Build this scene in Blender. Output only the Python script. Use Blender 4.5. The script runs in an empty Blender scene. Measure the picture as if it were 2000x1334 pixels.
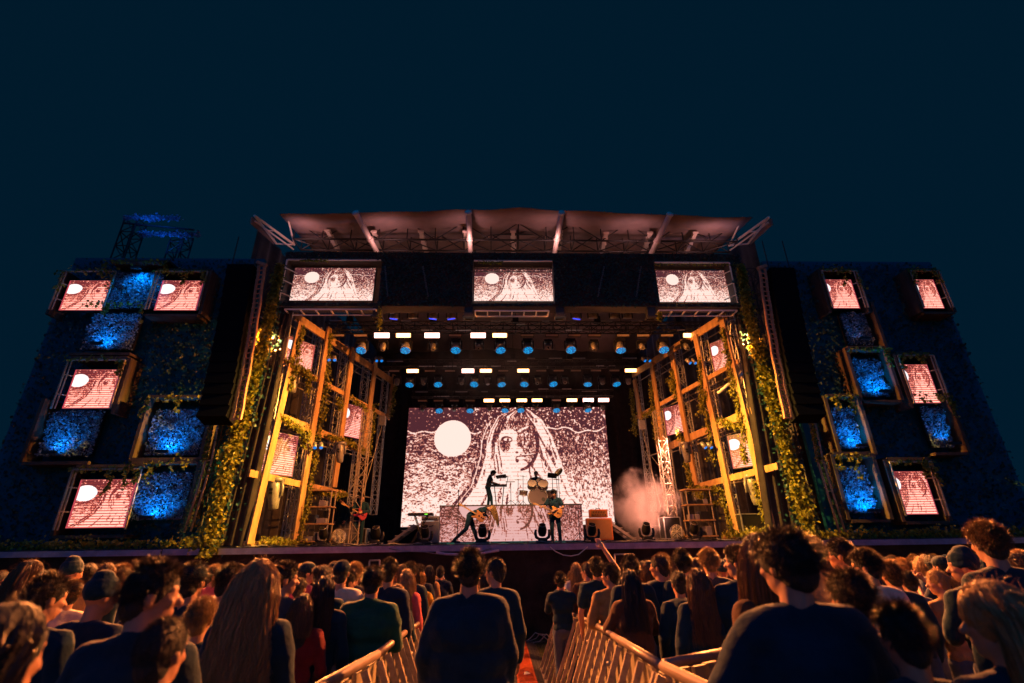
import bpy, bmesh, math, random
import numpy as np
from mathutils import Vector, Matrix, Euler, noise
rad = math.radians
rnd = random.Random(7)
sc = bpy.context.scene
COL = sc.collection
V = Vector

# ------------------------------------------------------------------ camera
FPX, TH, PSI, RHO = 940.0, rad(22.69), rad(2.0), rad(0.8)
CAMP = V((-0.49, 0.0, 2.27))
_f = V((math.sin(PSI)*math.cos(TH), math.cos(PSI)*math.cos(TH), math.sin(TH)))
_r0 = V((math.cos(PSI), -math.sin(PSI), 0)); _u0 = _r0.cross(_f)
_u = _u0*math.cos(RHO) + _r0*math.sin(RHO)
_r = _r0*math.cos(RHO) - _u0*math.sin(RHO)
cd = bpy.data.cameras.new("camera")
cam = bpy.data.objects.new("camera", cd); COL.objects.link(cam)
cd.sensor_width = 36.0; cd.lens = 36.0*FPX/2000.0
cd.clip_start = 0.05; cd.clip_end = 2000
cd.dof.use_dof = True; cd.dof.focus_distance = 19.0; cd.dof.aperture_fstop = 1.6
cam.matrix_world = Matrix(((_r.x, _u.x, -_f.x, CAMP.x), (_r.y, _u.y, -_f.y, CAMP.y), (_r.z, _u.z, -_f.z, CAMP.z), (0, 0, 0, 1)))
sc.camera = cam

# ------------------------------------------------------------------ world, light
w = bpy.data.worlds.new("World"); sc.world = w; w.use_nodes = True
nt = w.node_tree; bg = nt.nodes["Background"]
bg.inputs[0].default_value = (0.0004, 0.0102, 0.0235, 1); bg.inputs[1].default_value = 1.0
moon = bpy.data.lights.new("navy_fill_sun", 'SUN'); moon.energy = 0.38; moon.angle = rad(120); moon.color = (0.0, 0.28, 1.0)  # moon here is an added fill sun that lifts dark surfaces to navy
mo = bpy.data.objects.new("navy_fill_sun", moon); COL.objects.link(mo)
mo.rotation_euler = (rad(52), 0, rad(-14))          # from behind and above the audience
sc.view_settings.view_transform = 'Standard'; sc.view_settings.look = 'None'
sc.view_settings.exposure = 0; sc.view_settings.gamma = 1
sc.cycles.sample_clamp_indirect = 4.0
sc.cycles.max_bounces = 5; sc.cycles.diffuse_bounces = 2; sc.cycles.volume_bounces = 0

# ------------------------------------------------------------------ helpers
def ray(px, py):
    return (_f + _r*((px-1000)/FPX) + _u*((667-py)/FPX)).normalized()
def onplane(px, py, pt, ang=0.0):
    """where the sight line through a pixel meets the upright plane through pt running at ang from the X axis"""
    n = V((-math.sin(ang), math.cos(ang), 0)); d = ray(px, py)
    t = (V(pt)-CAMP).dot(n)/d.dot(n)
    return CAMP + d*t
def at(px, py, Y): return onplane(px, py, (0, Y, 0), 0.0)
def atz(px, py, z):
    d = ray(px, py); return CAMP + d*((z-CAMP.z)/d.z)

def tag(o, label=None, cat=None, group=None, kind=None):
    if label: o['label'] = label
    if cat: o['category'] = cat
    if group: o['group'] = group
    if kind: o['kind'] = kind
    return o
def empty(name, loc=(0, 0, 0), label=None, cat=None, group=None, rot=None):
    o = bpy.data.objects.new(name, None); COL.objects.link(o); o.location = loc
    o.empty_display_size = 0.1
    if rot: o.rotation_euler = rot
    return tag(o, label, cat, group)
def meshobj(name, me, parent=None, loc=None):
    o = bpy.data.objects.new(name, me); COL.objects.link(o)
    if parent is not None: o.parent = parent
    if loc is not None: o.location = loc
    return o
def copy_tree(o, parent=None):
    c = o.copy(); COL.objects.link(c)
    if parent is not None: c.parent = parent
    for ch in [x for x in KIDS.get(o.name, [])]: copy_tree(ch, c)
    return c
KIDS = {}

class MB:
    def __init__(s, org=(0, 0, 0)): s.v = []; s.f = []; s.o = V(org)
    def add(s, vs, fs):
        n = len(s.v); s.v.extend([tuple(V(p)-s.o) for p in vs]); s.f.extend([tuple(i+n for i in f) for f in fs])
    def box(s, c, d, R=None):
        c = V(c); vs = []
        for x in (-.5, .5):
            for y in (-.5, .5):
                for z in (-.5, .5):
                    p = V((x*d[0], y*d[1], z*d[2])); vs.append(c + (R @ p if R else p))
        s.add(vs, [(0, 1, 3, 2), (4, 6, 7, 5), (0, 4, 5, 1), (2, 3, 7, 6), (0, 2, 6, 4), (1, 5, 7, 3)])
    def b2(s, a, b): a = V(a); b = V(b); s.box((a+b)/2, [abs(b[i]-a[i]) for i in range(3)])
    def frame(s, p0, p1):
        d = (V(p1)-V(p0)); L = d.length; d = d/L if L > 1e-9 else V((0, 0, 1))
        up = V((0, 0, 1)) if abs(d.z) < .98 else V((0, 1, 0))
        x = d.cross(up).normalized(); y = x.cross(d).normalized()
        return d, x, y, L
    def beam(s, p0, p1, wd, ht, side=None):
        d, x, y, L = s.frame(p0, p1)
        if side is not None: x = V(side).normalized(); y = x.cross(d).normalized()
        vs = [V(p)+x*a*wd/2+y*b*ht/2 for p in (p0, p1) for a, b in ((-1, -1), (1, -1), (1, 1), (-1, 1))]
        s.add(vs, [(3, 2, 1, 0), (4, 5, 6, 7), (0, 1, 5, 4), (1, 2, 6, 5), (2, 3, 7, 6), (3, 0, 4, 7)])
    def tube(s, p0, p1, r, r2=None, n=8, cap=True):
        r2 = r if r2 is None else r2; d, x, y, L = s.frame(p0, p1); vs = []
        for p, q in ((p0, r), (p1, r2)):
            for i in range(n):
                a = 2*math.pi*i/n; vs.append(V(p)+x*math.cos(a)*q+y*math.sin(a)*q)
        fs = [(i, (i+1) % n, (i+1) % n+n, i+n) for i in range(n)]
        if cap: fs += [tuple(range(n-1, -1, -1)), tuple(range(n, 2*n))]
        s.add(vs, fs)
    def path(s, pts, r, n=6):
        pts = [V(p) for p in pts]; vs = []; m = len(pts)
        rr = r if isinstance(r, (list, tuple)) else [r]*m
        d0, x, y, _ = s.frame(pts[0], pts[1])
        for k, p in enumerate(pts):
            t = (pts[min(k+1, m-1)]-pts[max(k-1, 0)]).normalized()
            x = (x - t*x.dot(t)).normalized(); y = t.cross(x)
            for i in range(n):
                a = 2*math.pi*i/n; vs.append(p+x*math.cos(a)*rr[k]+y*math.sin(a)*rr[k])
        fs = [(k*n+i, k*n+(i+1) % n, (k+1)*n+(i+1) % n, (k+1)*n+i) for k in range(m-1) for i in range(n)]
        fs += [tuple(range(n-1, -1, -1)), tuple(range((m-1)*n, m*n))]
        s.add(vs, fs)
    def ell(s, c, r, R=None, nu=14, nv=9):
        c = V(c); vs = [c + (R @ V((0, 0, r[2])) if R else V((0, 0, r[2])))]
        for j in range(1, nv):
            th = math.pi*j/nv
            for i in range(nu):
                a = 2*math.pi*i/nu
                p = V((r[0]*math.sin(th)*math.cos(a), r[1]*math.sin(th)*math.sin(a), r[2]*math.cos(th)))
                vs.append(c + (R @ p if R else p))
        vs.append(c - (R @ V((0, 0, r[2])) if R else V((0, 0, r[2]))))
        fs = [(0, 1+i, 1+(i+1) % nu) for i in range(nu)]
        for j in range(nv-2):
            for i in range(nu):
                a = 1+j*nu+i; b = 1+j*nu+(i+1) % nu; fs.append((a, a+nu, b+nu, b))
        l = len(vs)-1; fs += [(l, 1+(nv-2)*nu+(i+1) % nu, 1+(nv-2)*nu+i) for i in range(nu)]
        s.add(vs, fs)
    def capsule(s, p0, p1, r0, r1=None, n=12):
        r1 = r0 if r1 is None else r1; p0 = V(p0); p1 = V(p1); d, x, y, L = s.frame(p0, p1); vs = []; rings = []
        for k in range(5):
            a = math.pi/2*(k/4.0); rings.append((p0-d*r0*math.cos(a), max(r0*math.sin(a), r0*.08)))
        for k in range(5):
            a = math.pi/2*(k/4.0); rings.append((p1+d*r1*math.sin(a), max(r1*math.cos(a), r1*.08)))
        for c, q in rings:
            for i in range(n):
                a = 2*math.pi*i/n; vs.append(c+x*math.cos(a)*q+y*math.sin(a)*q)
        m = len(rings)
        fs = [(k*n+i, k*n+(i+1) % n, (k+1)*n+(i+1) % n, (k+1)*n+i) for k in range(m-1) for i in range(n)]
        fs += [tuple(range(n-1, -1, -1)), tuple(range((m-1)*n, m*n))]
        s.add(vs, fs)
    def lathe(s, prof, c, axis=(0, 0, 1), n=20, cap=True):
        d = V(axis).normalized(); _, x, y, _ = s.frame((0, 0, 0), d); c = V(c); vs = []
        for r, h in prof:
            for i in range(n):
                a = 2*math.pi*i/n; vs.append(c+d*h+x*math.cos(a)*r+y*math.sin(a)*r)
        m = len(prof)
        fs = [(k*n+i, k*n+(i+1) % n, (k+1)*n+(i+1) % n, (k+1)*n+i) for k in range(m-1) for i in range(n)]
        if cap: fs += [tuple(range(n-1, -1, -1)), tuple(range((m-1)*n, m*n))]
        s.add(vs, fs)
    def mesh(s, name, mat=None, smooth=False):
        me = bpy.data.meshes.new(name); me.from_pydata(s.v, [], s.f); me.update()
        if mat: me.materials.append(mat)
        if smooth: me.polygons.foreach_set('use_smooth', [True]*len(me.polygons))
        return me
    def build(s, name, mat=None, parent=None, smooth=False, bevel=0):
        if parent is not None and s.o.length == 0 and parent.location.length > 0 and tuple(parent.rotation_euler) == (0, 0, 0):
            L = parent.location; s.v = [(a-L.x, b-L.y, c-L.z) for a, b, c in s.v]
        me = s.mesh(name, mat, smooth); o = meshobj(name, me, parent)
        if parent is not None: KIDS.setdefault(parent.name, []).append(o)
        if bevel:
            m = o.modifiers.new("bevel", 'BEVEL'); m.width = bevel; m.segments = 2; m.limit_method = 'ANGLE'
        return o

# ------------------------------------------------------------------ materials
def mat(name, col, rough=.6, metal=0, noise_s=0, noise_a=.25, bump=0, bump_s=40, spec=.5, emis=None, es=0, sheen=0, coat=0, trans=0, stretch=None, col2=None):
    m = bpy.data.materials.new(name); m.use_nodes = True; t = m.node_tree; n = t.nodes; l = t.links
    b = n["Principled BSDF"]; b.inputs['Roughness'].default_value = rough; b.inputs['Metallic'].default_value = metal
    b.inputs['Base Color'].default_value = (*col, 1); b.inputs['Specular IOR Level'].default_value = spec
    if sheen: b.inputs['Sheen Weight'].default_value = sheen
    if coat: b.inputs['Coat Weight'].default_value = coat
    if emis: b.inputs['Emission Color'].default_value = (*emis, 1); b.inputs['Emission Strength'].default_value = es
    if noise_s or bump:
        tc = n.new('ShaderNodeTexCoord'); mp = n.new('ShaderNodeMapping'); l.new(tc.outputs['Object'], mp.inputs[0])
        if stretch: mp.inputs['Scale'].default_value = stretch
    if noise_s:
        nz = n.new('ShaderNodeTexNoise'); nz.inputs['Scale'].default_value = noise_s; nz.inputs['Detail'].default_value = 6; nz.inputs['Roughness'].default_value = .65
        l.new(mp.outputs[0], nz.inputs[0])
        cr = n.new('ShaderNodeValToRGB'); l.new(nz.outputs[0], cr.inputs[0])
        c2 = col2 if col2 else [min(1, c*(1+noise_a)) for c in col]
        cr.color_ramp.elements[0].color = (*[c*(1-noise_a) for c in col], 1); cr.color_ramp.elements[0].position = .32
        cr.color_ramp.elements[1].color = (*c2, 1); cr.color_ramp.elements[1].position = .7
        l.new(cr.outputs[0], b.inputs['Base Color'])
    if bump:
        bz = n.new('ShaderNodeTexNoise'); bz.inputs['Scale'].default_value = bump_s; bz.inputs['Detail'].default_value = 4
        l.new(mp.outputs[0], bz.inputs[0]); bp = n.new('ShaderNodeBump'); bp.inputs['Strength'].default_value = bump; bp.inputs['Distance'].default_value = .02
        l.new(bz.outputs[0], bp.inputs['Height']); l.new(bp.outputs[0], b.inputs['Normal'])
    if trans:
        tr = n.new('ShaderNodeBsdfTranslucent'); tr.inputs[0].default_value = (*col, 1); mx = n.new('ShaderNodeMixShader'); mx.inputs[0].default_value = trans
        if noise_s: l.new(cr.outputs[0], tr.inputs[0])
        l.new(b.outputs[0], mx.inputs[1]); l.new(tr.outputs[0], mx.inputs[2]); l.new(mx.outputs[0], n['Material Output'].inputs[0])
    return m
def emat(name, col, s):
    m = bpy.data.materials.new(name); m.use_nodes = True; t = m.node_tree
    b = t.nodes["Principled BSDF"]; b.inputs['Base Color'].default_value = (.02, .02, .02, 1)
    b.inputs['Emission Color'].default_value = (*col, 1); b.inputs['Emission Strength'].default_value = s
    return m
def island_leaf(name, c1, c2, c3, trans=.35, rough=.5):
    m = bpy.data.materials.new(name); m.use_nodes = True; t = m.node_tree; n = t.nodes; l = t.links; b = n["Principled BSDF"]
    g = n.new('ShaderNodeNewGeometry'); cr = n.new('ShaderNodeValToRGB'); l.new(g.outputs['Random Per Island'], cr.inputs[0])
    e = cr.color_ramp.elements; e[0].color = (*c1, 1); e[1].color = (*c3, 1); k = e.new(.5); k.color = (*c2, 1)
    l.new(cr.outputs[0], b.inputs['Base Color']); b.inputs['Roughness'].default_value = rough
    tr = n.new('ShaderNodeBsdfTranslucent'); l.new(cr.outputs[0], tr.inputs[0]); mx = n.new('ShaderNodeMixShader'); mx.inputs[0].default_value = trans
    l.new(b.outputs[0], mx.inputs[1]); l.new(tr.outputs[0], mx.inputs[2]); l.new(mx.outputs[0], n['Material Output'].inputs[0])
    return m
M = {}
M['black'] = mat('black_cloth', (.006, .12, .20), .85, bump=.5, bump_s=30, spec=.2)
M['drape'] = mat('stage_drape', (.045, .036, .038), .9, noise_s=3, noise_a=.4, bump=.4, bump_s=60, spec=.15, sheen=.3)
M['blackmetal'] = mat('black_metal', (.02, .02, .022), .45, .3, noise_s=20, bump=.2)
M['alu'] = mat('truss_aluminium', (.50, .49, .48), .42, .75, noise_s=12, noise_a=.25, bump=.15, bump_s=90)
M['darktruss'] = mat('dark_truss', (.045, .045, .05), .5, .5, noise_s=12)
M['deck'] = mat('stage_deck', (.035, .033, .033), .45, noise_s=2.5, noise_a=.5, bump=.2, bump_s=80)
M['fabric'] = mat('roof_fabric', (.22, .17, .18), .8, noise_s=1.2, noise_a=.18, bump=.35, bump_s=6)
M['wood'] = mat('timber', (.42, .24, .11), .65, noise_s=6, noise_a=.35, bump=.4, bump_s=30, stretch=(1, 1, .25), col2=(.55, .34, .16))
M['wood2'] = mat('dark_timber', (.075, .05, .035), .75, noise_s=6, noise_a=.4, bump=.4, bump_s=30, stretch=(1, 1, .25))
M['leaf'] = island_leaf('ivy_leaf', (.10, .12, .012), (.20, .19, .02), (.36, .33, .03))
M['leafdark'] = island_leaf('dark_foliage', (.005, .040, .045), (.010, .065, .075), (.025, .085, .07), .2)
M['turf'] = island_leaf('artificial_foliage', (.05, .10, .16), (.12, .20, .30), (.30, .40, .5), .2)
M['grass'] = island_leaf('grass_blade', (.07, .09, .012), (.12, .14, .02), (.2, .2, .04), .3)
M['ground'] = mat('soil_and_turf', (.030, .036, .012), .95, noise_s=5, noise_a=.5, bump=.6, bump_s=25)
M['blue_emit'] = emat('blue_lens', (.0, .18, .62), 1.3)
M['glass'] = mat('lens_glass', (.01, .01, .012), .08, 0, spec=.8, coat=1)
M['stem'] = mat('ivy_stem', (.05, .035, .015), .9)
M['pinkwhite'] = mat('pale_metal', (.80, .70, .66), .5, .2)
M['orange_vinyl'] = mat('orange_vinyl', (.52, .13, .012), .5, bump=.3, bump_s=120)
M['grille'] = mat('grille_cloth', (.30, .13, .03), .8, noise_s=60, noise_a=.25, bump=.4, bump_s=160)
M['greycab'] = mat('grey_vinyl', (.22, .20, .23), .6, bump=.3, bump_s=120)
M['chrome'] = mat('chrome', (.8, .8, .8), .15, 1)
M['brass'] = mat('cymbal_brass', (.85, .55, .15), .25, 1)
M['drumskin'] = mat('drum_skin', (.10, .065, .085), .5)
M['drumwhite'] = mat('pale_drum_skin', (.8, .72, .6), .5)
M['cable'] = mat('cable_rubber', (.02, .02, .022), .5)
M['galv'] = mat('galvanised_steel', (.40, .34, .27), .5, .35, noise_s=14, noise_a=.3, bump=.15, bump_s=60)
M['board'] = mat('barrier_board', (.30, .26, .18), .6, noise_s=4, noise_a=.35, bump=.25, bump_s=30, stretch=(1, 1, .2))
M['rampo'] = mat('orange_cable_cover', (.42, .08, .02), .55, noise_s=9, noise_a=.3, bump=.4, bump_s=40)
M['rampb'] = mat('black_rubber_ramp', (.03, .032, .045), .6, noise_s=9, noise_a=.3, bump=.4, bump_s=40)
# ------------------------------------------------------------------ ground
DECK = 2.25
def zg(y):
    return .62 if y < 1.5 else (.62*(9.5-y)/8.0 if y < 9.5 else 0.0)
g = MB(); ys = [-400, -60, -10, 0, 1.5]+[1.5+i*.5 for i in range(1, 17)]+[10, 12, 30, 80, 600]
xs = [-600, -80, -20]+[-10+i for i in range(21)]+[20, 80, 600]
vs = [(x, y, zg(y)) for y in ys for x in xs]; nx = len(xs)
g.add(vs, [(j*nx+i, j*nx+i+1, (j+1)*nx+i+1, (j+1)*nx+i) for j in range(len(ys)-1) for i in range(nx-1)])
tag(g.build('ground', M['ground']), kind='structure')

# grass in the aisle
gr = MB(); r_ = random.Random(3)
for i in range(9000):
    y = r_.uniform(6.5, 13.8); x = r_.uniform(-2.2, 2.4); z = zg(y); a = r_.uniform(0, 6.28); h = r_.uniform(.03, .09); wd = .007
    dx, dy = math.cos(a)*wd, math.sin(a)*wd; lx, ly = r_.uniform(-.03, .03), r_.uniform(-.03, .03)
    gr.add([(x-dx, y-dy, z), (x+dx, y+dy, z), (x+lx, y+ly, z+h)], [(0, 1, 2)])
tag(gr.build('grass', M['grass']), 'short trodden grass in the aisle before the stage', 'grass', kind='stuff')

# ------------------------------------------------------------------ stage deck
LIP = 14.0
st = empty('stage', (0, LIP, 0), 'black festival stage with lilac front edge and dark cloth skirt', 'stage')
d = MB(); d.b2((-17, LIP, DECK-.14), (17, 28.5, DECK)); d.build('deck', M['deck'], st)
e = MB(); e.b2((-9.2, LIP-.05, DECK-.17), (9.2, LIP-.002, DECK-.02)); e.b2((-17, LIP-.05, DECK-.17), (-9.25, LIP-.002, DECK-.03)); e.b2((9.25, LIP-.05, DECK-.17), (17, LIP-.002, DECK-.03))
M['edge'] = mat('lilac_edge_trim', (.30, .26, .40), .4, .3, noise_s=5)
e.build('edge_trim', M['edge'], st)
def drape(mb, x0, y0, x1, y1, z0, z1, amp=.06, freq=5.0, seed=0, nz=10, taper=0):
    L = math.hypot(x1-x0, y1-y0); n = max(8, int(L*12)); nx_, ny_ = -(y1-y0)/L, (x1-x0)/L; vs = []
    for j in range(nz+1):
        t = j/nz; z = z0+(z1-z0)*t
        for i in range(n+1):
            s_ = i/n; q = s_*L
            a = amp*(math.sin(q*freq+seed+math.sin(q*1.7+seed)*1.5)+.5*math.sin(q*freq*2.3+seed*2+t*1.5))*(1-.5*t)
            vs.append((x0+(x1-x0)*s_+nx_*a, y0+(y1-y0)*s_+ny_*a, z))
    mb.add(vs, [(j*(n+1)+i, j*(n+1)+i+1, (j+1)*(n+1)+i+1, (j+1)*(n+1)+i) for j in range(nz) for i in range(n)])
M['skirt'] = mat('stage_skirt', (.040, .028, .020), .9, noise_s=1.6, noise_a=.5, bump=.5, bump_s=9, spec=.15)
s_ = MB(); drape(s_, -17, LIP+.05, 17, LIP+.05, .02, DECK-.17, .028, 2.6, 1); s_.build('skirt', M['skirt'], st, True)

# back and side drapes (black masking cloth)
bd = MB(); drape(bd, -11, 27.6, 11, 27.6, DECK, 14.4, .12, 4, 3)
tag(bd.build('back_drape', M['drape'], None, True), 'black cloth hung across the back behind the big screen', 'drape')
for sx in (-1, 1):
    b_ = MB(); drape(b_, sx*9.6, 15.6, sx*8.7, 27.4, DECK, 13.6, .10, 4, 5+sx)
    tag(b_.build('side_drape', M['drape'], None, True), 'dark cloth hung down the %s wing behind the timber frame' % ('left' if sx < 0 else 'right'), 'drape', 'wing drapes')
# slanting cloth just outside each timber frame
for sx, p in ((-1, [(620, 640), (430, 1062), (475, 1062), (540, 830)]), (1, [(1470, 640), (1560, 1045), (1515, 1045), (1440, 830)])):
    pass

# ------------------------------------------------------------------ roof
TOPZ = at(1000, 478, 16).z
roof = empty('stage_roof', (0, 15, 0), 'pale fabric canopy over the stage on a dark truss with pale pipes', 'roof')
# fabric: front edge from image, running back over the stage
rf = MB(); nxx = 48; vs = []
Yf, Yb = 13.4, 29.0
lx = at(545, 417, Yf); rx = at(1470, 423, Yf); pk = at(1000, 405, Yf)
rows = 16
for j in range(rows+1):
    t = j/rows; Y = Yf+(Yb-Yf)*t
    for i in range(nxx+1):
        s = i/nxx; X = lx.x+(rx.x-lx.x)*s; u = abs(2*s-1)
        z = lx.z + (pk.z-lx.z)*max(0, 1-u*1.0)**1.2*1.0 - .03*math.sin(s*math.pi*8)**2
        # roof rises a little behind the front edge then is level
        z += .55*min(1, t*5) + .02*math.sin(s*40+t*9)
        vs.append((X, Y, z))
rf.add(vs, [(j*(nxx+1)+i, j*(nxx+1)+i+1, (j+1)*(nxx+1)+i+1, (j+1)*(nxx+1)+i) for j in range(rows) for i in range(nxx)])
fb = rf.build('canopy', M['fabric'], roof, True)
sm = fb.modifiers.new('thick', 'SOLIDIFY'); sm.thickness = .02
def truss(mb, p0, p1, side, up, nb, r=.04, rd=.02, diag=True, zig=True, box=True):
    """box or ladder truss between p0 and p1; side, up = full extents"""
    p0 = V(p0); p1 = V(p1); side = V(side); up = V(up)
    cs = [(-.5, -.5), (.5, -.5), (.5, .5), (-.5, .5)] if box else [(0, -.5), (0, .5)]
    C = lambda p, c: p+side*c[0]+up*c[1]
    for c in cs: mb.tube(C(p0, c), C(p1, c), r, n=6)
    prs = [(0, 1), (1, 2), (2, 3), (3, 0)] if box else [(0, 1)]
    for k in range(nb+1):
        p = p0.lerp(p1, k/nb)
        for a, b in prs: mb.tube(C(p, cs[a]), C(p, cs[b]), rd, n=5, cap=False)
        if k < nb and zig:
            q = p0.lerp(p1, (k+1)/nb)
            for a, b in prs:
                if k % 2: a, b = b, a
                mb.tube(C(p, cs[a]), C(q, cs[b]), rd, n=5, cap=False)
a0 = at(580, 478, 15.0); a1 = at(1432, 482, 15.0); hh = (at(1000, 446, 15.0)-at(1000, 479, 15.0)).length
tm = MB(); za = (a0.z+a1.z)/2+hh/2
truss(tm, (a0.x, 15.0, za), (a1.x, 15.0, za), (0, .7, 0), (0, 0, hh), 16, .035, .022)
tm.build('truss', M['darktruss'], roof)
# long pale pipes running front to back under the fabric
for i, (xb, yb, xf, yf) in enumerate(((735, 490, 695, 417), (919, 490, 915, 416), (1084, 490, 1097, 417), (1272, 495, 1308, 420))):
    q = MB(); A = at(xb, yb, 14.9); Bq = at(xf, yf, 13.35)
    q.tube(A+(A-Bq)*.6, Bq, .095, .095, 14); q.tube(A.lerp(Bq, .30), A.lerp(Bq, .36), .125, n=14); q.tube(Bq, Bq+(Bq-A)*.03, .12, n=14)
    q.build('ridge_pipe', M['pinkwhite'], roof, True)
for i, (xb, yb, xf, yf) in enumerate(((662, 492, 640, 450), (742, 486, 730, 452), (833, 494, 822, 452), (911, 478, 909, 452), (1003, 494, 1002, 452), (1093, 478, 1094, 452), (1174, 497, 1184, 455), (1258, 490, 1270, 455), (1337, 498, 1358, 454))):
    q = MB(); A = at(xb, yb, 15.9); Bq = at(xf, yf, 14.4); q.beam(A+(A-Bq)*.5, Bq, .13, .13)
    for k in range(5): q.tube(A.lerp(Bq, k/4)+V((.1, 0, 0)), A.lerp(Bq, k/4)+V((-.1, 0, 0)), .05, n=6)
    q.build('purlin', M['pinkwhite'], roof)
for sx, pts in ((-1, ((497, 421, 13.3), (575, 478, 15.2), (540, 476, 15.0), (560, 418, 13.6))), (1, ((1502, 424, 13.3), (1424, 480, 15.2), (1461, 476, 15.0), (1450, 424, 13.6)))):
    q = MB(); P = [at(*p) for p in pts]
    q.tube(P[0], P[1], .045, n=6); q.tube(P[0], P[2], .04, n=6); q.tube(P[0]+V((0, .1, -.15)), P[1]+V((0, 0, -.2)), .03, n=6); q.tube(P[2], P[1], .03, n=6); q.tube(P[3], P[1], .03, n=6)
    m0 = P[0].lerp(P[1], .5); m1 = P[0].lerp(P[2], .5); q.tube(m0, m1, .02, n=6)
    q.build('corner_truss', M['pinkwhite'], roof)
    q = MB(); c = P[0].lerp(P[2], .4)+V((sx*.2, 0, -.2)); q.beam(P[0]+V((sx*.1, .05, -.15)), P[2]+V((sx*.1, 0, .1)), .04, .24); q.build('side_flap', M['fabric'], roof)
# columns that carry the roof, four corners, dark
for x, y in ((-8.8, 15.3), (8.9, 15.3), (-8.8, 26.8), (8.9, 26.8)):
    q = MB(); truss(q, (x, y, DECK), (x, y, 11.5), (.4, 0, 0), (0, .4, 0), 18, .03, .015); q.build('roof_column', M['darktruss'], roof)

# ------------------------------------------------------------------ leaves
def leaf(mb, p, nrm, up, s):
    """one ivy leaf: two planes folded on the midrib"""
    n = nrm.normalized(); u = (up - n*up.dot(n)); u = u.normalized() if u.length > 1e-4 else n.orthogonal().normalized(); x = u.cross(n)
    q = [p, p+x*.42*s+u*.30*s+n*.12*s, p+x*.30*s+u*.72*s+n*.08*s, p+u*1.05*s, p-x*.30*s+u*.72*s+n*.08*s, p-x*.42*s+u*.30*s+n*.12*s]
    mb.add(q, [(0, 1, 2, 3), (0, 3, 4, 5)])
def ivy(mb, pts, n, spread, size, r, droop=.5, facing=(0, -1, .2), taper=True):
    pts = [V(p) for p in pts]; L = [0]
    for a, b in zip(pts, pts[1:]): L.append(L[-1]+(b-a).length)
    for i in range(n):
        t = r.random()*L[-1]; k = max(j for j in range(len(L)-1) if L[j] <= t)
        p = pts[k].lerp(pts[k+1], (t-L[k])/max(1e-6, L[k+1]-L[k]))
        sp = spread(t/L[-1]) if callable(spread) else spread
        cl = .5+.8*abs(noise.noise(p*1.6))
        o = V((r.gauss(0, 1), r.gauss(0, .7), r.gauss(0, 1)))*sp*.45*cl*1.6
        nr = V(facing)+V((r.uniform(-1, 1), r.uniform(-1, 1), r.uniform(-1, 1)))*.9
        upv = V((r.uniform(-1, 1), r.uniform(-1, 1), -droop*2+r.uniform(-1, 1)*.8))
        leaf(mb, p+o, nr, upv, size*r.uniform(.55, 1.25))

# ------------------------------------------------------------------ header wall over the stage opening
HY = 14.3
hd = empty('stage_header', (0, HY, 0), 'dark foliage-clad header wall above the stage opening', 'header wall')
hb = MB(); zt = at(1000, 494, HY).z; ZHT = zt; zb = at(1000, 592, HY).z
hx0 = at(548, 550, HY).x; hx1 = at(1455, 550, HY).x
holes = [(562, 509, 738, 590), (924, 511, 1084, 592), (1276, 514, 1440, 594)]
HR = []
for a, b, c, d_ in holes:
    P, Q = at(a, b, HY), at(c, d_, HY); HR.append((P.x, Q.x, Q.z, P.z))
x = hx0
bz = HR[0][2]-.04; tz = HR[0][3]+.03
hb.b2((hx0, HY, tz), (hx1, HY+.5, zt)); hb.b2((hx0, HY, zb-.12), (hx1, HY+.5, bz))
segs = [hx0]+[q for h in HR for q in h[:2]]+[hx1]
for i in range(0, len(segs), 2): hb.b2((segs[i], HY, bz), (segs[i+1], HY+.5, tz))
hb.build('panel', M['drape'], hd)
hf = MB(); r_ = random.Random(5)
for i in range(9000):
    x = r_.uniform(hx0, hx1); z = r_.uniform(zb-.1, zt)
    if any(h[0]-.02 < x < h[1]+.02 and bz < z < tz for h in HR): continue
    leaf(hf, V((x, HY-.02-r_.random()*.06, z)), V((r_.uniform(-1, 1), -1, r_.uniform(-1, 1))), V((r_.uniform(-1, 1), 0, -1)), r_.uniform(.05, .1))
tag(hf.build('foliage', M['leafdark'], hd), kind='stuff')
# edge frames of the openings
for (x0, x1, z0, z1), ft in zip(HR, ((1, 1, 0), (1, 0, 0), (1, 0, 1))):
    q = MB(); q.tube((x0+.03, HY-.06, z1), (x1-.03, HY-.06, z1), .03, n=6)
    if ft[1]:
        q.tube((x0, HY-.06, z1), (x0, HY-.06, z0), .03, n=6)
        for k in range(3): z = z0+(z1-z0)*(.2+.3*k); q.tube((x0, HY-.06, z), (x0+.25, HY+.3, z), .02, n=6)
    if ft[2]:
        q.tube((x1, HY-.06, z1), (x1, HY-.06, z0), .03, n=6)
        for k in range(3): z = z0+(z1-z0)*(.2+.3*k); q.tube((x1, HY-.06, z), (x1-.25, HY+.3, z), .02, n=6)
    q.build('opening_frame', M['pinkwhite'], hd)
# mini truss inside the centre opening
q = MB(); truss(q, (HR[1][0]+.05, HY+.3, HR[1][3]-.14), (HR[1][1]-.05, HY+.3, HR[1][3]-.14), (0, .1, 0), (0, 0, .16), 14, .018, .014, box=False); q.build('mini_truss', M['alu'], hd)
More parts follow.
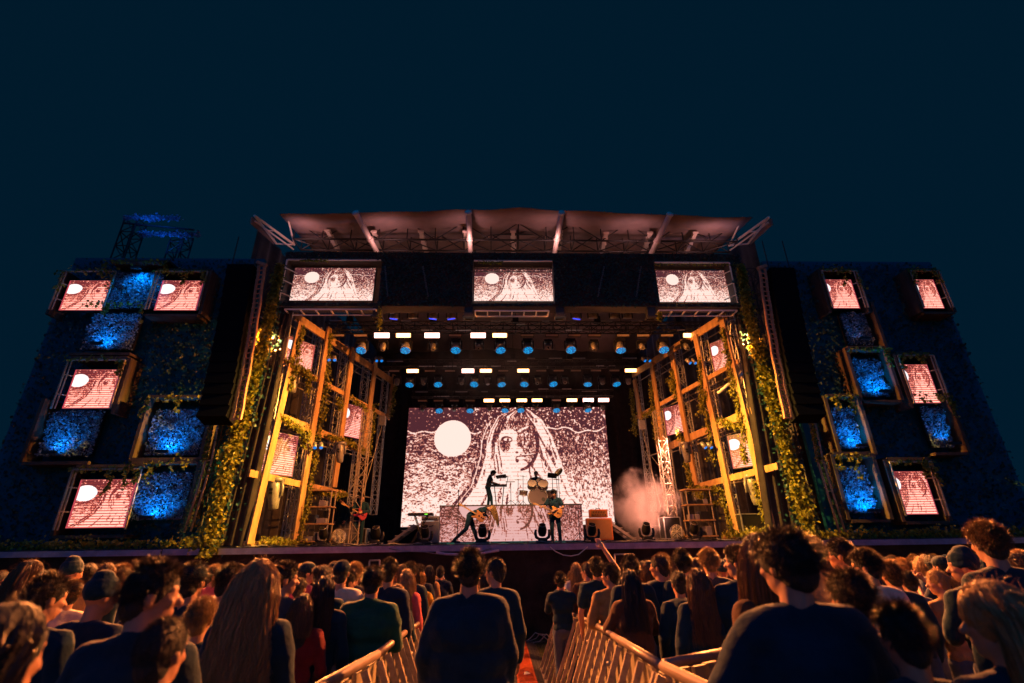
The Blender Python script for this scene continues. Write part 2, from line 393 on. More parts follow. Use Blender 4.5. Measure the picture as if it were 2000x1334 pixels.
# ladder frames under the header boxes
for (xa, xb_, ya, n_, dy) in ((556, 733, 604, 6, 0), (745, 900, 598, 6, .5), (928, 1072, 607, 6, 0), (1112, 1263, 598, 6, .5), (1288, 1440, 606, 6, 0)):
    A = at(xa, ya, HY+dy-.1); Bq = at(xb_, ya+(3 if xa < 900 else -0), HY+dy-.1); z = A.z
    q = MB()
    for yy in (0, .42):
        q.beam((A.x, HY+dy-.1+yy, z), (Bq.x, HY+dy-.1+yy, z), .04, .04)
    for k in range(n_+1):
        x = A.x+(Bq.x-A.x)*k/n_; q.beam((x, HY+dy-.1, z), (x, HY+dy+.32, z), .04, .04)
    q.build('ladder_frame', M['pinkwhite'], hd)
for xa in (735, 915, 1095, 1275):
    A = at(xa, 617, HY); q = MB()
    for sy in (0, .3):
        q.beam((A.x-.16, HY+sy, A.z), (A.x+.16, HY+sy, A.z), .05, .05)
    for sx in (-.16, .16): q.beam((A.x+sx, HY, A.z), (A.x+sx, HY+.3, A.z), .05, .05)
    q.b2((A.x-.14, HY+.02, A.z), (A.x+.14, HY+.28, A.z+.35)); q.build('corner_block', M['darktruss'], hd)
for xa, xb_ in ((797, 545), (815, 560), (1187, 1165)):
    pass

M['headbody_dark'] = mat('dull_chain', (.16, .14, .13), .4, .6)
for x0, x1, nm in ((826, 836, 'left dark box'), (752, 757, 'far left dark box'), (1180, 1168, 'right dark box'), (1252, 1243, 'far right dark box')):
    A = at(x0, 521, HY-.12); B_ = at(x1, 578, HY-.12); q = MB()
    for k in range(16):
        p = A.lerp(B_, k/15); q.box(p, (.03, .03, .07) if k % 2 else (.045, .02, .05), Matrix.Rotation(k*.7, 3, 'Y'))
        if k: q.tube(A.lerp(B_, (k-1)/15), p, .008, n=4)
    tag(q.build('hanging_chain', M['headbody_dark']), 'glinting chain hanging down the front of the %s of the header' % nm, 'chain', 'chains on the header')
# ------------------------------------------------------------------ the picture on the LED walls (values 0..1)
PW, PH = 480, 270
rs = np.random.RandomState(4)
yy, xx = np.mgrid[0:PH, 0:PW]; U = (xx+.5)/PW; W_ = (yy+.5)/PH
def blur(a, n=1):
    for _ in range(n):
        a = (a+np.roll(a, 1, 0)+np.roll(a, -1, 0)+np.roll(a, 1, 1)+np.roll(a, -1, 1))/5
    return a
def field(cx, cy, seed):
    r = np.random.RandomState(seed); ny_, nx_ = PH//cy+3, PW//cx+3
    g_ = r.rand(ny_, nx_); Y = yy/cy; X = xx/cx
    i = Y.astype(int); j = X.astype(int); fy = Y-i; fx = X-j; fy = fy*fy*(3-2*fy); fx = fx*fx*(3-2*fx)
    return (g_[i, j]*(1-fy)*(1-fx)+g_[i+1, j]*fy*(1-fx)+g_[i, j+1]*(1-fy)*fx+g_[i+1, j+1]*fy*fx)
nh = .38*field(5, 2, 1)+.42*field(2, 1, 2)+.2*field(14, 4, 3)
nv = .38*field(2, 5, 4)+.42*field(1, 2, 5)+.2*field(4, 12, 6)
nf = .6*field(2, 2, 7)+.4*field(4, 4, 8)
def inter(pts, v): p = np.array(pts); return np.interp(v, p[:, 1], p[:, 0])
lf = inter([(.535, .016), (.455, .08), (.42, .196), (.40, .30), (.395, .43), (.375, .556), (.35, .69), (.285, .83), (.215, .94), (.17, 1.0)], W_)
rt = inter([(.60, .016), (.67, .11), (.715, .25), (.745, .41), (.77, .556), (.805, .757), (.86, .86), (.93, 1.0)], W_)
dens = np.interp(W_, [.20, .24, .45, .65, .8, 1], [.36, .40, .45, .52, .60, .66])
bgm = np.where(U < .5, .8*nh+.2*nv, .35*nh+.65*nv)
pic = (bgm < dens).astype(float)
hz_ = .205+.02*np.sin(U*23)+.012*np.sin(U*61)
pic = np.where(W_ < hz_, (nf < np.where(U < .33, .20, .33)).astype(float), pic)
pic = np.where(np.abs(W_-hz_) < .006, (nf < .75).astype(float), pic)
ins = (U > lf) & (U < rt) & (W_ > .012)
# hair: pale with dark drawn strands
sc_ = np.clip((U-lf)/(rt-lf+1e-3), 0, 1)
def strands(n, m, seed):
    r = np.random.RandomState(seed); g_ = r.rand(m+3, n+3); X = sc_*n+.6*np.sin(W_*5); X = np.clip(X, 0, n); Y = W_*m; i = Y.astype(int); j = X.astype(int); fy = Y-i; fx = X-j; fx = fx*fx*(3-2*fx)
    return (g_[i, j]*(1-fy)*(1-fx)+g_[i+1, j]*fy*(1-fx)+g_[i, j+1]*(1-fy)*fx+g_[i+1, j+1]*fy*fx)
hairw = .55*strands(34, 5, 11)+.25*strands(70, 14, 12)
hair = ((hairw*1.15+nv*.5) > np.interp(W_, [0, .15, .35, .7, 1], [.86, .66, .56, .50, .44])).astype(float)
pic = np.where(ins, hair, pic)
band = (U > lf-.050) & (U < lf-.006) & (W_ > .12); pic = np.where(band, ((nv > .62) | (np.abs(U-(lf-.028)) < .0025)).astype(float), pic)
for s_, wd in ((lf, .0035), (rt, .0035)): pic = np.where((np.abs(U-s_) < wd) & (W_ > .02), 1.0, pic)
for a_, b_, t0, t1 in ((.60, .70, .20, .56), (.64, .745, .20, .56), (.615, .72, .24, .60), (.585, .66, .45, .62)):
    ln = a_+(b_-a_)*(W_-t0)/(t1-t0); pic = np.where((np.abs(U-ln) < .0045) & (W_ > t0) & (W_ < t1) & (nv < .62), 0.0, pic)
for a_, t0, t1 in ((.462, .28, .53), (.43, .30, .62), (.445, .42, .58)): pic = np.where((np.abs(U-a_-.008*np.sin(W_*14)) < .0032) & (W_ > t0) & (W_ < t1) & (nv < .6), 0.0, pic)
# face
fx_ = (U-.558)/.100; fy_ = (W_-.315)/.245; face = (fx_*fx_+fy_*fy_ < 1)
edge = np.interp(W_, [.06, .20, .24, .30, .37, .40, .42, .46, .50, .56], [.50, .50, .53, .545, .55, .575, .56, .57, .60, .60])
lit = face & (U < edge); sh = face & (U >= edge)
pic = np.where(lit, (nf < .88).astype(float), pic)
pic = np.where(sh, (nv < .44).astype(float), pic)
pic = np.where(face & (W_ < .21), (nv < .40).astype(float), pic)
cr_ = face & (((U-.535)/.105)**2+((W_-.33)/.22)**2 > 1) & (U > .56) & (W_ > .22); pic = np.where(cr_, (nv < .22).astype(float), pic)
def E_(cx, cy, rx, ry, v, a=0):
    global pic
    X = U-cx; Y = (W_-cy)*.56; c, s = math.cos(a), math.sin(a); x = X*c+Y*s; y = -X*s+Y*c
    pic = np.where((x/rx)**2+(y/(ry*.56))**2 < 1, v, pic)
pic = np.where(((U-.487)/.026)**2+((W_-.33)/.07)**2 < 1, (nv < .42).astype(float), pic); E_(.500, .222, .034, .026, 1, -.2); E_(.530, .262, .018, .05, 1, .3); E_(.496, .288, .028, .028, 0, .1); E_(.499, .290, .020, .015, 1, .05); E_(.501, .291, .006, .013, 0); E_(.480, .335, .009, .028, 0)
E_(.584, .243, .020, .012, 1, -.2); E_(.583, .244, .005, .010, 0); E_(.578, .195, .034, .009, 1, -.42); E_(.584, .215, .028, .004, 0, -.4)
E_(.556, .378, .014, .026, 1, -.3); E_(.545, .402, .008, .008, 0); E_(.600, .420, .040, .0045, 1, -.12); E_(.575, .432, .034, .005, 0, -.1); E_(.546, .462, .009, .028, 0); E_(.565, .452, .024, .012, 1)
E_(.575, .505, .020, .022, 1)
ys0 = (np.arange(PH) % 9 == 0)[:, None] & (nf < .55); pic = np.where(ys0 & ins, .35, pic)
# moon
mn = ((U-.226)/.091)**2+((W_-.275)/.160)**2 < 1; pic = np.where(mn, 1.0, pic)
PIC = np.clip(blur(pic, 1)*.7+pic*.3, 0, 1); PIC[mn] = 1
RAMP = np.array([[.085, .022, .030], [.42, .085, .065], [.95, .42, .30], [1.12, .84, .74]])
def ramp(v):
    x = np.clip(v, 0, 1)*3; i = np.minimum(x.astype(int), 2); f_ = (x-i)[..., None]
    return RAMP[i]*(1-f_)+RAMP[i+1]*f_
def sample(u0, u1, v0, v1, nx_, ny_, stripes=0):
    us = u0+(u1-u0)*(np.arange(nx_)+.5)/nx_; vs_ = v0+(v1-v0)*(np.arange(ny_)+.5)/ny_
    a = PIC[np.clip((vs_*PH).astype(int), 0, PH-1)[:, None], np.clip((us*PW).astype(int), 0, PW-1)[None, :]]
    if stripes:
        ph = (np.arange(ny_) % (ny_/stripes))/(ny_/stripes)
        m_ = np.where(ph < .58, 1.0, .25)[:, None]*np.ones((1, nx_))
        mnm = (((us[None, :]-.226)/.091)**2+((vs_[:, None]-.275)/.160)**2 < 1)
        a = np.where(mnm, 1.0, a*m_*.92+.06*m_)
        c = ramp(a); c = 1.5*c*np.array([1.0, .60, .54])*np.where(mnm, 1.25, 1.0)[..., None]
        c[mnm] = (1.2, 1.1, 1.1)
        c[:, :2] = (.55, .06, .08); c[:, -2:] = (.45, .05, .08); c[-2:, :] = (.8, .12, .12); c[:1, :] = (.5, .1, .1)
        return c
    return ramp(a)
def ledmat():
    m = bpy.data.materials.new('led_pixels'); m.use_nodes = True; t = m.node_tree; b = t.nodes['Principled BSDF']
    a = t.nodes.new('ShaderNodeAttribute'); a.attribute_name = 'pixel'
    b.inputs['Base Color'].default_value = (.01, .01, .01, 1); b.inputs['Roughness'].default_value = .5
    t.links.new(a.outputs['Color'], b.inputs['Emission Color']); b.inputs['Emission Strength'].default_value = 1.0
    return m
M['led'] = ledmat(); LEDC = {}
def led_mesh(key, w_, h_, win, nx_, ny_, stripes=0):
    k = (key, round(w_, 2), round(h_, 2))
    if k in LEDC: return LEDC[k]
    me = bpy.data.meshes.new('display')
    X = np.linspace(-w_/2, w_/2, nx_+1); Z = np.linspace(h_, 0, ny_+1)
    co = np.zeros((ny_+1, nx_+1, 3)); co[..., 0] = X[None, :]; co[..., 2] = Z[:, None]
    idx = np.arange((nx_+1)*(ny_+1)).reshape(ny_+1, nx_+1)
    f = np.stack([idx[1:, :-1], idx[1:, 1:], idx[:-1, 1:], idx[:-1, :-1]], -1).reshape(-1, 4)
    me.from_pydata(co.reshape(-1, 3).tolist(), [], f.tolist()); me.update()
    ca = me.color_attributes.new('pixel', 'FLOAT_COLOR', 'CORNER')
    c = sample(*win, nx_, ny_, stripes).reshape(-1, 3); c4 = np.concatenate([c, np.ones((len(c), 1))], 1)
    ca.data.foreach_set('color', np.repeat(c4, 4, 0).astype(np.float32).ravel())
    me.materials.append(M['led']); LEDC[k] = me; return me
def led(name, p_tl, p_br, pt, ang, win, nx_, ny_, stripes, label, group=None, key='a', depth=.12, size=None):
    P = onplane(*p_tl, pt, ang); Q = onplane(*p_br, pt, ang)
    w_ = math.hypot(Q.x-P.x, Q.y-P.y); h_ = P.z-Q.z; c = (P+Q)/2
    o = empty(name, (c.x, c.y, Q.z), label, 'led screen', group, (0, 0, ang))
    d_ = meshobj('display', led_mesh(key, w_, h_, win, nx_, ny_, stripes), o)
    hb_ = MB(); hb_.box((0, depth/2+.012, h_/2), (w_+.04, depth, h_+.04)); meshobj('housing', hb_.mesh('housing', M['blackmetal']), o)
    return o
full = (0, 1, 0, 1)
# main wall
LEDY = 26.0
bigled = led('led_wall', (799, 797), (1201, 1024), (0, LEDY, 0), 0, full, 480, 270, 0, 'huge led wall at the back showing a long-haired woman and a full moon')
# keystone check comes from the camera only; the wall is a true rectangle
for i, (tl, br, lb) in enumerate((((577, 523), (727, 587), 'wide led screen at the left end of the header, woman and moon'),
                                  ((927, 526), (1081, 588), 'wide led screen in the middle of the header, woman and moon'),
                                  ((1280, 528), (1427, 590), 'wide led screen at the right end of the header, woman and moon'))):
    led('led_screen', tl, br, (0, HY+.38, 0), 0, (0, 1, 0, .92), 150, 72, 0, lb, 'led screens in the header wall', key='h%d' % i)

# ------------------------------------------------------------------ side screen walls (left and right of the stage)
TY = 14.6
LW = (.16, .60, 0, .95); RW = (.26, .70, 0, .95)
sides = []
SL = [((137, 548), (200, 606), 'outer top'), ((318, 548), (383, 606), 'inner top'), ((148, 722), (214, 797), 'middle'), ((158, 937), (243, 1030), 'bottom')]
SR = [((1611, 546), (1680, 602), 'inner top'), ((1783, 546), (1845, 602), 'outer top'), ((1760, 712), (1838, 787), 'middle'), ((1744, 921), (1833, 1004), 'bottom')]
for S_, nm, win in ((SL, 'left', LW), (SR, 'right', RW)):
    for tl, br, pos in S_:
        led('led_screen', tl, br, (0, TY+.12, 0), 0, win, 64, 108, 18, 'small striped led screen, %s one in the dark wall %s of the stage' % (pos, nm), 'small led screens of the %s wall' % nm, key='s'+nm)
        P = at(tl[0], tl[1], TY+.12); Q = at(br[0], br[1], TY+.12); f = MB(); x0, x1, z0, z1 = P.x-.16, Q.x+.16, Q.z-.06, P.z+.26
        yb = TY-.06
        ro = MB()
        fr = empty('screen_frame', ((x0+x1)/2, yb, z0), 'thin steel box frame round the %s small screen of the %s wall' % (pos, nm), 'frame', 'frames round the small screens')
        f.tube((x0, yb, z1), (x1, yb, z1), .028, n=6); f.tube((x0, yb, z0), (x0, yb, z1), .03, n=6); f.tube((x1, yb, z0), (x1, yb, z1), .03, n=6)
        xo = x0 if nm == 'left' else x1; sg = 1 if nm == 'left' else -1
        f.tube((xo+sg*.11, yb, z0), (xo+sg*.11, yb, z1), .02, n=6)
        for k in range(2): zz = z0+(z1-z0)*(.3+.4*k); f.tube((xo, yb, zz), (xo+sg*.2, yb+.3, zz), .02, n=6)
        f.build('tube_frame', M['galv'], fr)

# carcass of each side wall: dark foliage panels with openings
def wall_grid(name, x0, x1, z0, z1, opens, lab, seed):
    o = empty(name, ((x0+x1)/2, TY+.8, DECK), lab, 'screen wall')
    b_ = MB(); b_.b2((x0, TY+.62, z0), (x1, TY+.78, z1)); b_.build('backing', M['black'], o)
    s = MB()
    xs_ = sorted(set([x0, x1]+[q for o_ in opens for q in (o_[0]-.12, o_[1]+.12)])); 
    for o_ in opens:
        a, b, c, d_ = o_
        oth = [p for p in opens if p is not o_]
        for x in (a-.22, b+.22):
            if any(p[0]-.08 < x < p[1]+.08 and p[2] < d_+.3 and p[3] > c-.15 for p in oth): continue
            s.b2((x-.05, TY, c-.2), (x+.05, TY+.61, d_+.35))
        for z in (c-.28, d_+.32):
            if any(p[2]-.05 < z+.05 < p[3]+.05 and p[0] < b and p[1] > a for p in oth): continue
            s.b2((a-.16, TY+.002, z), (b+.16, TY+.608, z+.09))
    s.build('shelf_frame', M['wood2'], o)
    f = MB(); r = random.Random(seed); n = 0
    while n < 9000:
        x = r.uniform(x0+.15, x1-.15); z = r.uniform(z0, z1-.15); n += 1
        if any(a-.1 < x < b+.1 and c-.05 < z < d_+.2 for a, b, c, d_ in opens): continue
        leaf(f, V((x, TY+.36+r.random()*.24, z)), V((r.uniform(-1, 1), -1, r.uniform(-1, 1))), V((r.uniform(-1, 1), 0, -1)), r.uniform(.06, .12))
    tag(f.build('foliage', M['leafdark'], o), kind='stuff')
    return o
def R4(tl, br, Y=TY+.12): P = at(*tl, Y); Q = at(*br, Y); return (P.x, Q.x, Q.z, P.z)
TL_ = [((225, 533), (302, 602)), ((183, 614), (256, 682)), ((103, 803), (176, 890)), ((306, 800), (385, 889)), ((268, 924), (356, 1014))]
TR_ = [((1640, 612), (1708, 672)), ((1663, 702), (1738, 773)), ((1622, 797), (1685, 877)), ((1795, 795), (1866, 873)), ((1636, 911), (1715, 1001))]
opL = [R4(a, b) for a, b, _ in SL]+[R4(a, b, TY+.2) for a, b in TL_]
opR = [R4(a, b) for a, b, _ in SR]+[R4(a, b, TY+.2) for a, b in TR_]
xl0 = min(o[0] for o in opL)-.6; xl1 = max(o[1] for o in opL)+.5
wall_grid('screen_wall', xl0, xl1, DECK, 11.9, opL, 'tall dark foliage wall of screens and blue panels left of the stage', 31)
xr0 = min(o[0] for o in opR)-.5; xr1 = max(o[1] for o in opR)+.7
wall_grid('screen_wall', xr0, xr1, DECK, 11.9, opR, 'tall dark foliage wall of screens and blue panels right of the stage', 32)
# blue-lit foliage panels, each with its own small blue lamp
BLUE = (.0, .30, 1.0)
def blue_panel(x0, x1, z0, z1, lab, part, seed, grp):
    yb = TY+.2; o = empty('artificial_hedge', ((x0+x1)/2, yb, z0), lab, 'hedge', grp)
    b_ = MB(); b_.b2((x0, yb+.06, z0), (x1, yb+.16, z1)); b_.build('board', M['blackmetal'], o)
    f = MB(); r = random.Random(seed)
    for i in range(int(1500*(x1-x0)*(z1-z0))):
        x = r.uniform(x0, x1); z = r.uniform(z0, z1)
        leaf(f, V((x, yb+.03-.16*max(0, .5+noise.noise(V((x*4, z*4, seed))))*r.random(), z)), V((r.uniform(-1, 1), -1.0, r.uniform(-1, 1))), V((r.uniform(-1, 1), 0, r.uniform(-1, 1))), r.uniform(.03, .065))
    tag(f.build('artificial_leaves', M['turf'], o), kind='stuff')
    # lamp on the sill or lintel
    up, x, sz, e, ybk = part
    lx_ = x0+(x1-x0)*x
    z = (z0+.04) if up else (z1-.04)
    h = MB(); h.box((lx_, yb-.42, z), (.34, .1, .08)); h.build('lamp_housing', M['blackmetal'], o)
    L = bpy.data.lights.new('panel_lamp', 'SPOT'); L.energy = e*1.5; L.color = BLUE; L.spot_size = rad(sz+20); L.spot_blend = .8; L.shadow_soft_size = .03
    lo = bpy.data.objects.new('panel_lamp', L); COL.objects.link(lo); lo.parent = o
    loc = V((lx_, yb-.36, z+(.07 if up else -.07)))-o.location; lo.location = loc
    tgt = V((lx_, yb, z0+(z1-z0)*(.45 if up else .6)))-o.location
    lo.rotation_euler = (tgt-loc).to_track_quat('-Z', 'Y').to_euler()
PA = {0: (False, .6, 130, 55, 0), 1: (True, .5, 120, 45, 0), 2: (True, .45, 110, 42, 0), 3: (True, .5, 125, 60, 0), 4: (True, .55, 125, 60, 0)}
PB = {0: (True, .3, 60, 3, 0), 1: (True, .5, 120, 55, 0), 2: (True, .55, 120, 55, 0), 3: (True, .5, 60, 32, 0), 4: (True, .5, 130, 65, 0)}
nmL = ['top row between two small screens', 'second row under the top foliage panel', 'third row outer side', 'third row inner side', 'bottom row beside the small screen']
nmR = ['second row under the inner top screen', 'middle row beside the small screen', 'third row inner side', 'third row outer side', 'bottom row beside the small screen']
for i, (tl, br) in enumerate(TL_): x0, x1, z0, z1 = R4(tl, br, TY+.2); blue_panel(x0, x1, z0, z1, 'blue-lit foliage panel of the left wall, '+nmL[i], PA[i], 50+i, 'blue-lit foliage panels')
for i, (tl, br) in enumerate(TR_): x0, x1, z0, z1 = R4(tl, br, TY+.2); blue_panel(x0, x1, z0, z1, 'blue-lit foliage panel of the right wall, '+nmR[i], PB[i], 60+i, 'blue-lit foliage panels')
# ivy hanging over openings
r_ = random.Random(77)
hung = [(opL[0], 'outer top screen of the left wall'), (opL[1], 'inner top screen of the left wall'), (opL[2], 'middle screen of the left wall'), (opL[3], 'bottom screen of the left wall'), (opL[4], 'top foliage panel of the left wall'),
        (opL[5], 'second foliage panel of the left wall'), (opL[7], 'inner third-row foliage panel of the left wall'), (opL[8], 'bottom foliage panel of the left wall'),
        (opR[0], 'inner top screen of the right wall'), (opR[1], 'outer top screen of the right wall'), (opR[2], 'middle screen of the right wall'), (opR[3], 'bottom screen of the right wall'),
        (opR[5], 'middle foliage panel of the right wall'), (opR[6], 'inner third-row foliage panel of the right wall'), (opR[7], 'outer third-row foliage panel of the right wall'), (opR[8], 'bottom foliage panel of the right wall')]
for (a, b, c, d_), nm in hung:
    f = MB(); z = d_+.28
    ivy(f, [(a-.2, TY-.1, z), (b+.1, TY-.1, z)], 46, .13, .11, r_)
    for k in range(2):
        x = r_.choice((a-.12, a+(b-a)*r_.random(), b+.12)); ivy(f, [(x, TY-.12, z), (x+r_.uniform(-.1, .1), TY-.12, z-r_.uniform(.3, .8))], 34, .09, .10, r_)
    tag(f.build('ivy', M['leaf']), 'ivy trailing over the '+nm, 'ivy', 'ivy on the side walls')
for x0, x1, nm in ((xl0+.8, xl1+.9, 'left'), (xr0-.8, xr1-1.2, 'right')):
    f = MB(); ivy(f, [(x0, TY-.25, DECK+.12), (x1, TY-.25, DECK+.12)], 1300, .16, .09, r_)
    tag(f.build('ground_ivy', M['leaf']), 'low ivy along the stage edge below the %s screen wall' % nm, 'ivy', 'ivy on the side walls')
# foliage tops high up, lit blue
for k, (xa, xb_, ya, nm) in enumerate(((243, 352, 423, 'upper'), (275, 390, 455, 'lower'))):
    P = at(xa, ya, TY+1.2); Q = at(xb_, ya+2, TY+1.2); f = MB(); ivy(f, [P, Q], 420, .1, .10, r_)
    o = f.build('foliage_fringe', M['turf']); tag(o, 'blue-lit %s fringe of leaves high above the left wall' % nm, 'foliage', 'blue-lit fringes above the left wall')
    L = bpy.data.lights.new('fringe_lamp', 'SPOT'); L.energy = 60; L.color = (.0, .16, 1); L.spot_size = rad(100); L.spot_blend = .9; L.shadow_soft_size = .05
    lo = bpy.data.objects.new('fringe_lamp', L); COL.objects.link(lo); lo.parent = o; lo.location = (P+Q)/2+V((0, -.8, -.8)); lo.rotation_euler = V((0, .8, .8)).to_track_quat('-Z', 'Y').to_euler()

q = MB(); P = at(300, 440, TY+1.5); truss(q, (P.x-.9, TY+1.7, 11.7), (P.x-.9, TY+1.7, P.z+.3), (.5, 0, 0), (0, .5, 0), 4, .03, .02); truss(q, (P.x+1.1, TY+1.7, 11.7), (P.x+1.1, TY+1.7, P.z-.3), (.5, 0, 0), (0, .5, 0), 4, .03, .02); q.tube((P.x-1.2, TY+1.5, P.z+.1), (P.x+1.6, TY+1.5, P.z-.2), .04)
tag(q.build('mast', M['darktruss']), 'dark lattice mast above the left screen wall carrying the blue-lit leaf fringes', 'mast')
# ------------------------------------------------------------------ ivy columns at both corners of the stage opening
def column(pxs, lab, Y, r):
    pts = [at(x, y, Y) for x, y in pxs]
    o = empty('ivy_column', (pts[0].x, Y, DECK), lab, 'ivy')
    q = MB(); q.path([p+V((0, .15, 0)) for p in pts], .09, 8); q.build('post', M['wood2'], o, True)
    f = MB(); ivy(f, [p+V((0, -.05, 0)) for p in pts], 6500, lambda t: .24-.12*t, .105, r, facing=(0, -1, .25))
    f.build('leaves', M['leaf'], o)
    f = MB(); ivy(f, [p+V((0, .1, 0)) for p in pts], 1500, lambda t: .45-.22*t, .09, r, facing=(0, -1, .25))
    f.build('outer_leaves', M['leafdark'], o)
r_ = random.Random(12)
column([(405, 1075), (440, 930), (478, 800), (508, 700), (531, 600), (548, 520)], 'thick ivy growing up the post at the left corner of the stage', 13.9, r_)
column([(1585, 1052), (1548, 920), (1512, 800), (1482, 690), (1460, 610), (1445, 520)], 'thick ivy growing up the post at the right corner of the stage', 13.9, r_)
# slanting cloth beside each column
for pts, nm in ((((548, 590), (575, 590), (480, 1066), (425, 1066)), 'left'), (((1432, 590), (1458, 590), (1568, 1050), (1500, 1050)), 'right')):
    P = [at(x, y, 14.45) for x, y in pts]; q = MB(); n = 16; vs = []
    for j in range(25):
        t = j/24
        A = P[0].lerp(P[3], t); B_ = P[1].lerp(P[2], t)
        for i in range(n+1): s = i/n; p = A.lerp(B_, s); vs.append((p.x, p.y+.05*math.sin(s*19+t*2), p.z))
    q.add(vs, [(j*(n+1)+i, j*(n+1)+i+1, (j+1)*(n+1)+i+1, (j+1)*(n+1)+i) for j in range(24) for i in range(n)])
    tag(q.build('corner_cloth', M['drape'], None, True), 'brown cloth wrapped round the scaffold next to the ivy on the stage %s' % nm, 'drape', 'corner cloths')

# ------------------------------------------------------------------ hung line array speakers
M['rig'] = mat('orange_lit_rigging', (.42, .21, .12), .75, noise_s=9)  # orange of the stage light is put into the rigging colour
M['spk'] = mat('speaker_grille_black', (.006, .007, .010), .95, spec=.02)
def line_array(top, bot, sx, lab):
    P = at(*top, 13.6); Q = at(*bot, 13.6); N = 15
    o = empty('line_array', (P.x, 13.6, P.z), lab, 'speaker', 'hung speaker columns')
    pts = []; 
    for k in range(N+1):
        t = k/N; c = P.lerp(Q, t); c.y += .0-.35*t*t; c.x += -sx*.0*t; pts.append(c)
    for k in range(N):
        a, b = pts[k], pts[k+1]; m_ = (a+b)/2; L = (b-a).length; q = MB()
        an = .02+.5*(k/N)**2*.6
        R = Matrix.Rotation(-an, 3, 'X')
        q.box((m_.x-sx*.50, m_.y, m_.z), (.8, .5, L*.97), R); q.build('speaker_box', M['spk'], o)
    q = MB(); fr_ = MB()
    for off in (0.0, .20):
        q.path([p+V((sx*(.02+off*.9), -.1-off*.0, .0)) + V((.012*math.sin(i*1.9), 0, 0)) for i, p in enumerate(pts)], .05, 6)
    for k in range(N*2+1):
        t = k/(N*2); i = min(int(t*N), N-1); p = pts[i].lerp(pts[i+1], t*N-i)+V((0, -.12, 0)); q.beam(p+V((sx*-.02, 0, 0)), p+V((sx*.22, 0, .04)), .03, .03)
    q.box(pts[0]+V((sx*.1, -.1, .1)), (.34, .1, .10), Matrix.Rotation(sx*.35, 3, 'Y')); q.build('rigging_ladder', M['rig'], o, False)
    c = MB(); 
    for dx in (-.9, -.2): c = MB(); c.path([pts[0]+V((sx*dx, 0, .1)), pts[0]+V((sx*dx, 0, 1.2))], .02); c.build('hoist_chain', M['darktruss'], o)
line_array((507, 524), (470, 828), 1, 'tall hung line array speaker column left of the stage')
line_array((1492, 530), (1530, 825), -1, 'tall hung line array speaker column right of the stage')
# side fill arrays: short J shaped rigging lower on each side, ivy-grown rails
for pts, nm in ((((415, 830), (402, 900), (385, 960), (360, 1040)), 'left'), (((1583, 828), (1597, 900), (1615, 960), (1640, 1040)), 'right')):
    P = [at(x, y, 14.2) for x, y in pts]; o = empty('rail_post', P[-1], 'narrow ivy-grown pair of rails on the inner side of the %s screen wall' % nm, 'rail', 'ivy-grown rails')
    q = MB(); q.path(P, .035); q.path([p+V((.16, 0, .02)) for p in P], .03)
    for k in range(3): q.beam(P[k], P[k]+V((.16, 0, .02)), .03, .03)
    q.build('rail', M['galv'], o, True)
    f = MB(); ivy(f, [p+V((0, -.05, 0)) for p in P[:2]], 160, .07, .07, r_); f.build('leaves', M['leaf'], o)
    f = MB(); ivy(f, [p+V((-.1 if nm == 'left' else .2, .1, 0)) for p in P[1:]], 700, .13, .05, r_); f.build('dry_leaves', M['leafdark'], o)

for (x, y, nm) in ((61, 962, 'orange lamp glowing behind the crowd at the far left edge'), (1908, 944, 'tiny warm lamp far behind the right screen wall'), (1969, 947, 'tiny warm lamp at the far right edge in the dark')):
    p = at(x, y, 24.0); s_ = 1.0 if x < 100 else .35; o = empty('distant_lamp', p, nm, 'lamp'); q = MB(); q.ell(p, (.16*s_, .08*s_, .09*s_)); q.build('bulb', emat('distant_bulb', (1, .25, .04), 1.6), o, True)
    q = MB(); q.tube((p.x, p.y, 0), (p.x, p.y, p.z-.08*s_), .04, n=8); q.lathe([(.05*s_, -.02), (.2*s_, .02), (.05*s_, .10*s_)], p+V((0, 0, .08*s_)), (0, 0, 1), 12); q.build('pole', M['blackmetal'], o)
# ------------------------------------------------------------------ timber frames along both stage sides
def frame_wall(pt, ang, posts, beams, lab, braces=()):
    base = V(pt); o = empty('timber_frame', (base.x, base.y, DECK), lab, 'timber frame')
    n = V((math.sin(ang), -math.cos(ang), 0))
    if n.y > 0: n = -n
    for (a, b) in posts:
        A = onplane(*a, pt, ang); B = onplane(*b, pt, ang); q = MB()
        A.z = max(A.z, DECK); q.beam(A+n*.05, B+n*.05, .25, .08, side=V((math.cos(ang), math.sin(ang), 0))); q.build('post', M['wood'], o, bevel=.01)
    for (a, b, wd) in beams:
        A = onplane(*a, pt, ang); B = onplane(*b, pt, ang); q = MB()
        A.z = max(A.z, DECK+wd/2); B.z = max(B.z, DECK+wd/2); d_ = (B-A).normalized()
        q.beam(A-n*.035, B-n*.035, .075, wd, side=n); q.build('beam', M['wood'], o, bevel=.01)
    return o
LA = rad(73.7); RA = rad(-77.2)
LP = at(484, 1063, 14.55); RP = at(1512, 1040, 14.55); LP.z = RP.z = DECK
postsL = [((484, 1063), (585, 628)), ((573, 1057), (641, 640)), ((650, 952), (688, 680)), ((708, 885), (732, 706)), ((755, 820), (768, 732))]
beamsL = [((578, 617), (772, 748), .30), ((552, 704), (762, 817), .17), ((543, 812), (714, 881), .27), ((488, 924), (676, 965), .20), ((477, 1064), (606, 1063), .16)]
postsR = [((1512, 1038), (1409, 612)), ((1443, 1042), (1360, 655)), ((1362, 948), (1314, 693)), ((1301, 893), (1274, 708)), ((1255, 826), (1241, 742))]
beamsR = [((1234, 732), (1418, 615), .30), ((1240, 816), (1441, 706), .17), ((1303, 873), (1467, 803), .27), ((1344, 955), (1518, 910), .20), ((1408, 1048), (1518, 1039), .16)]
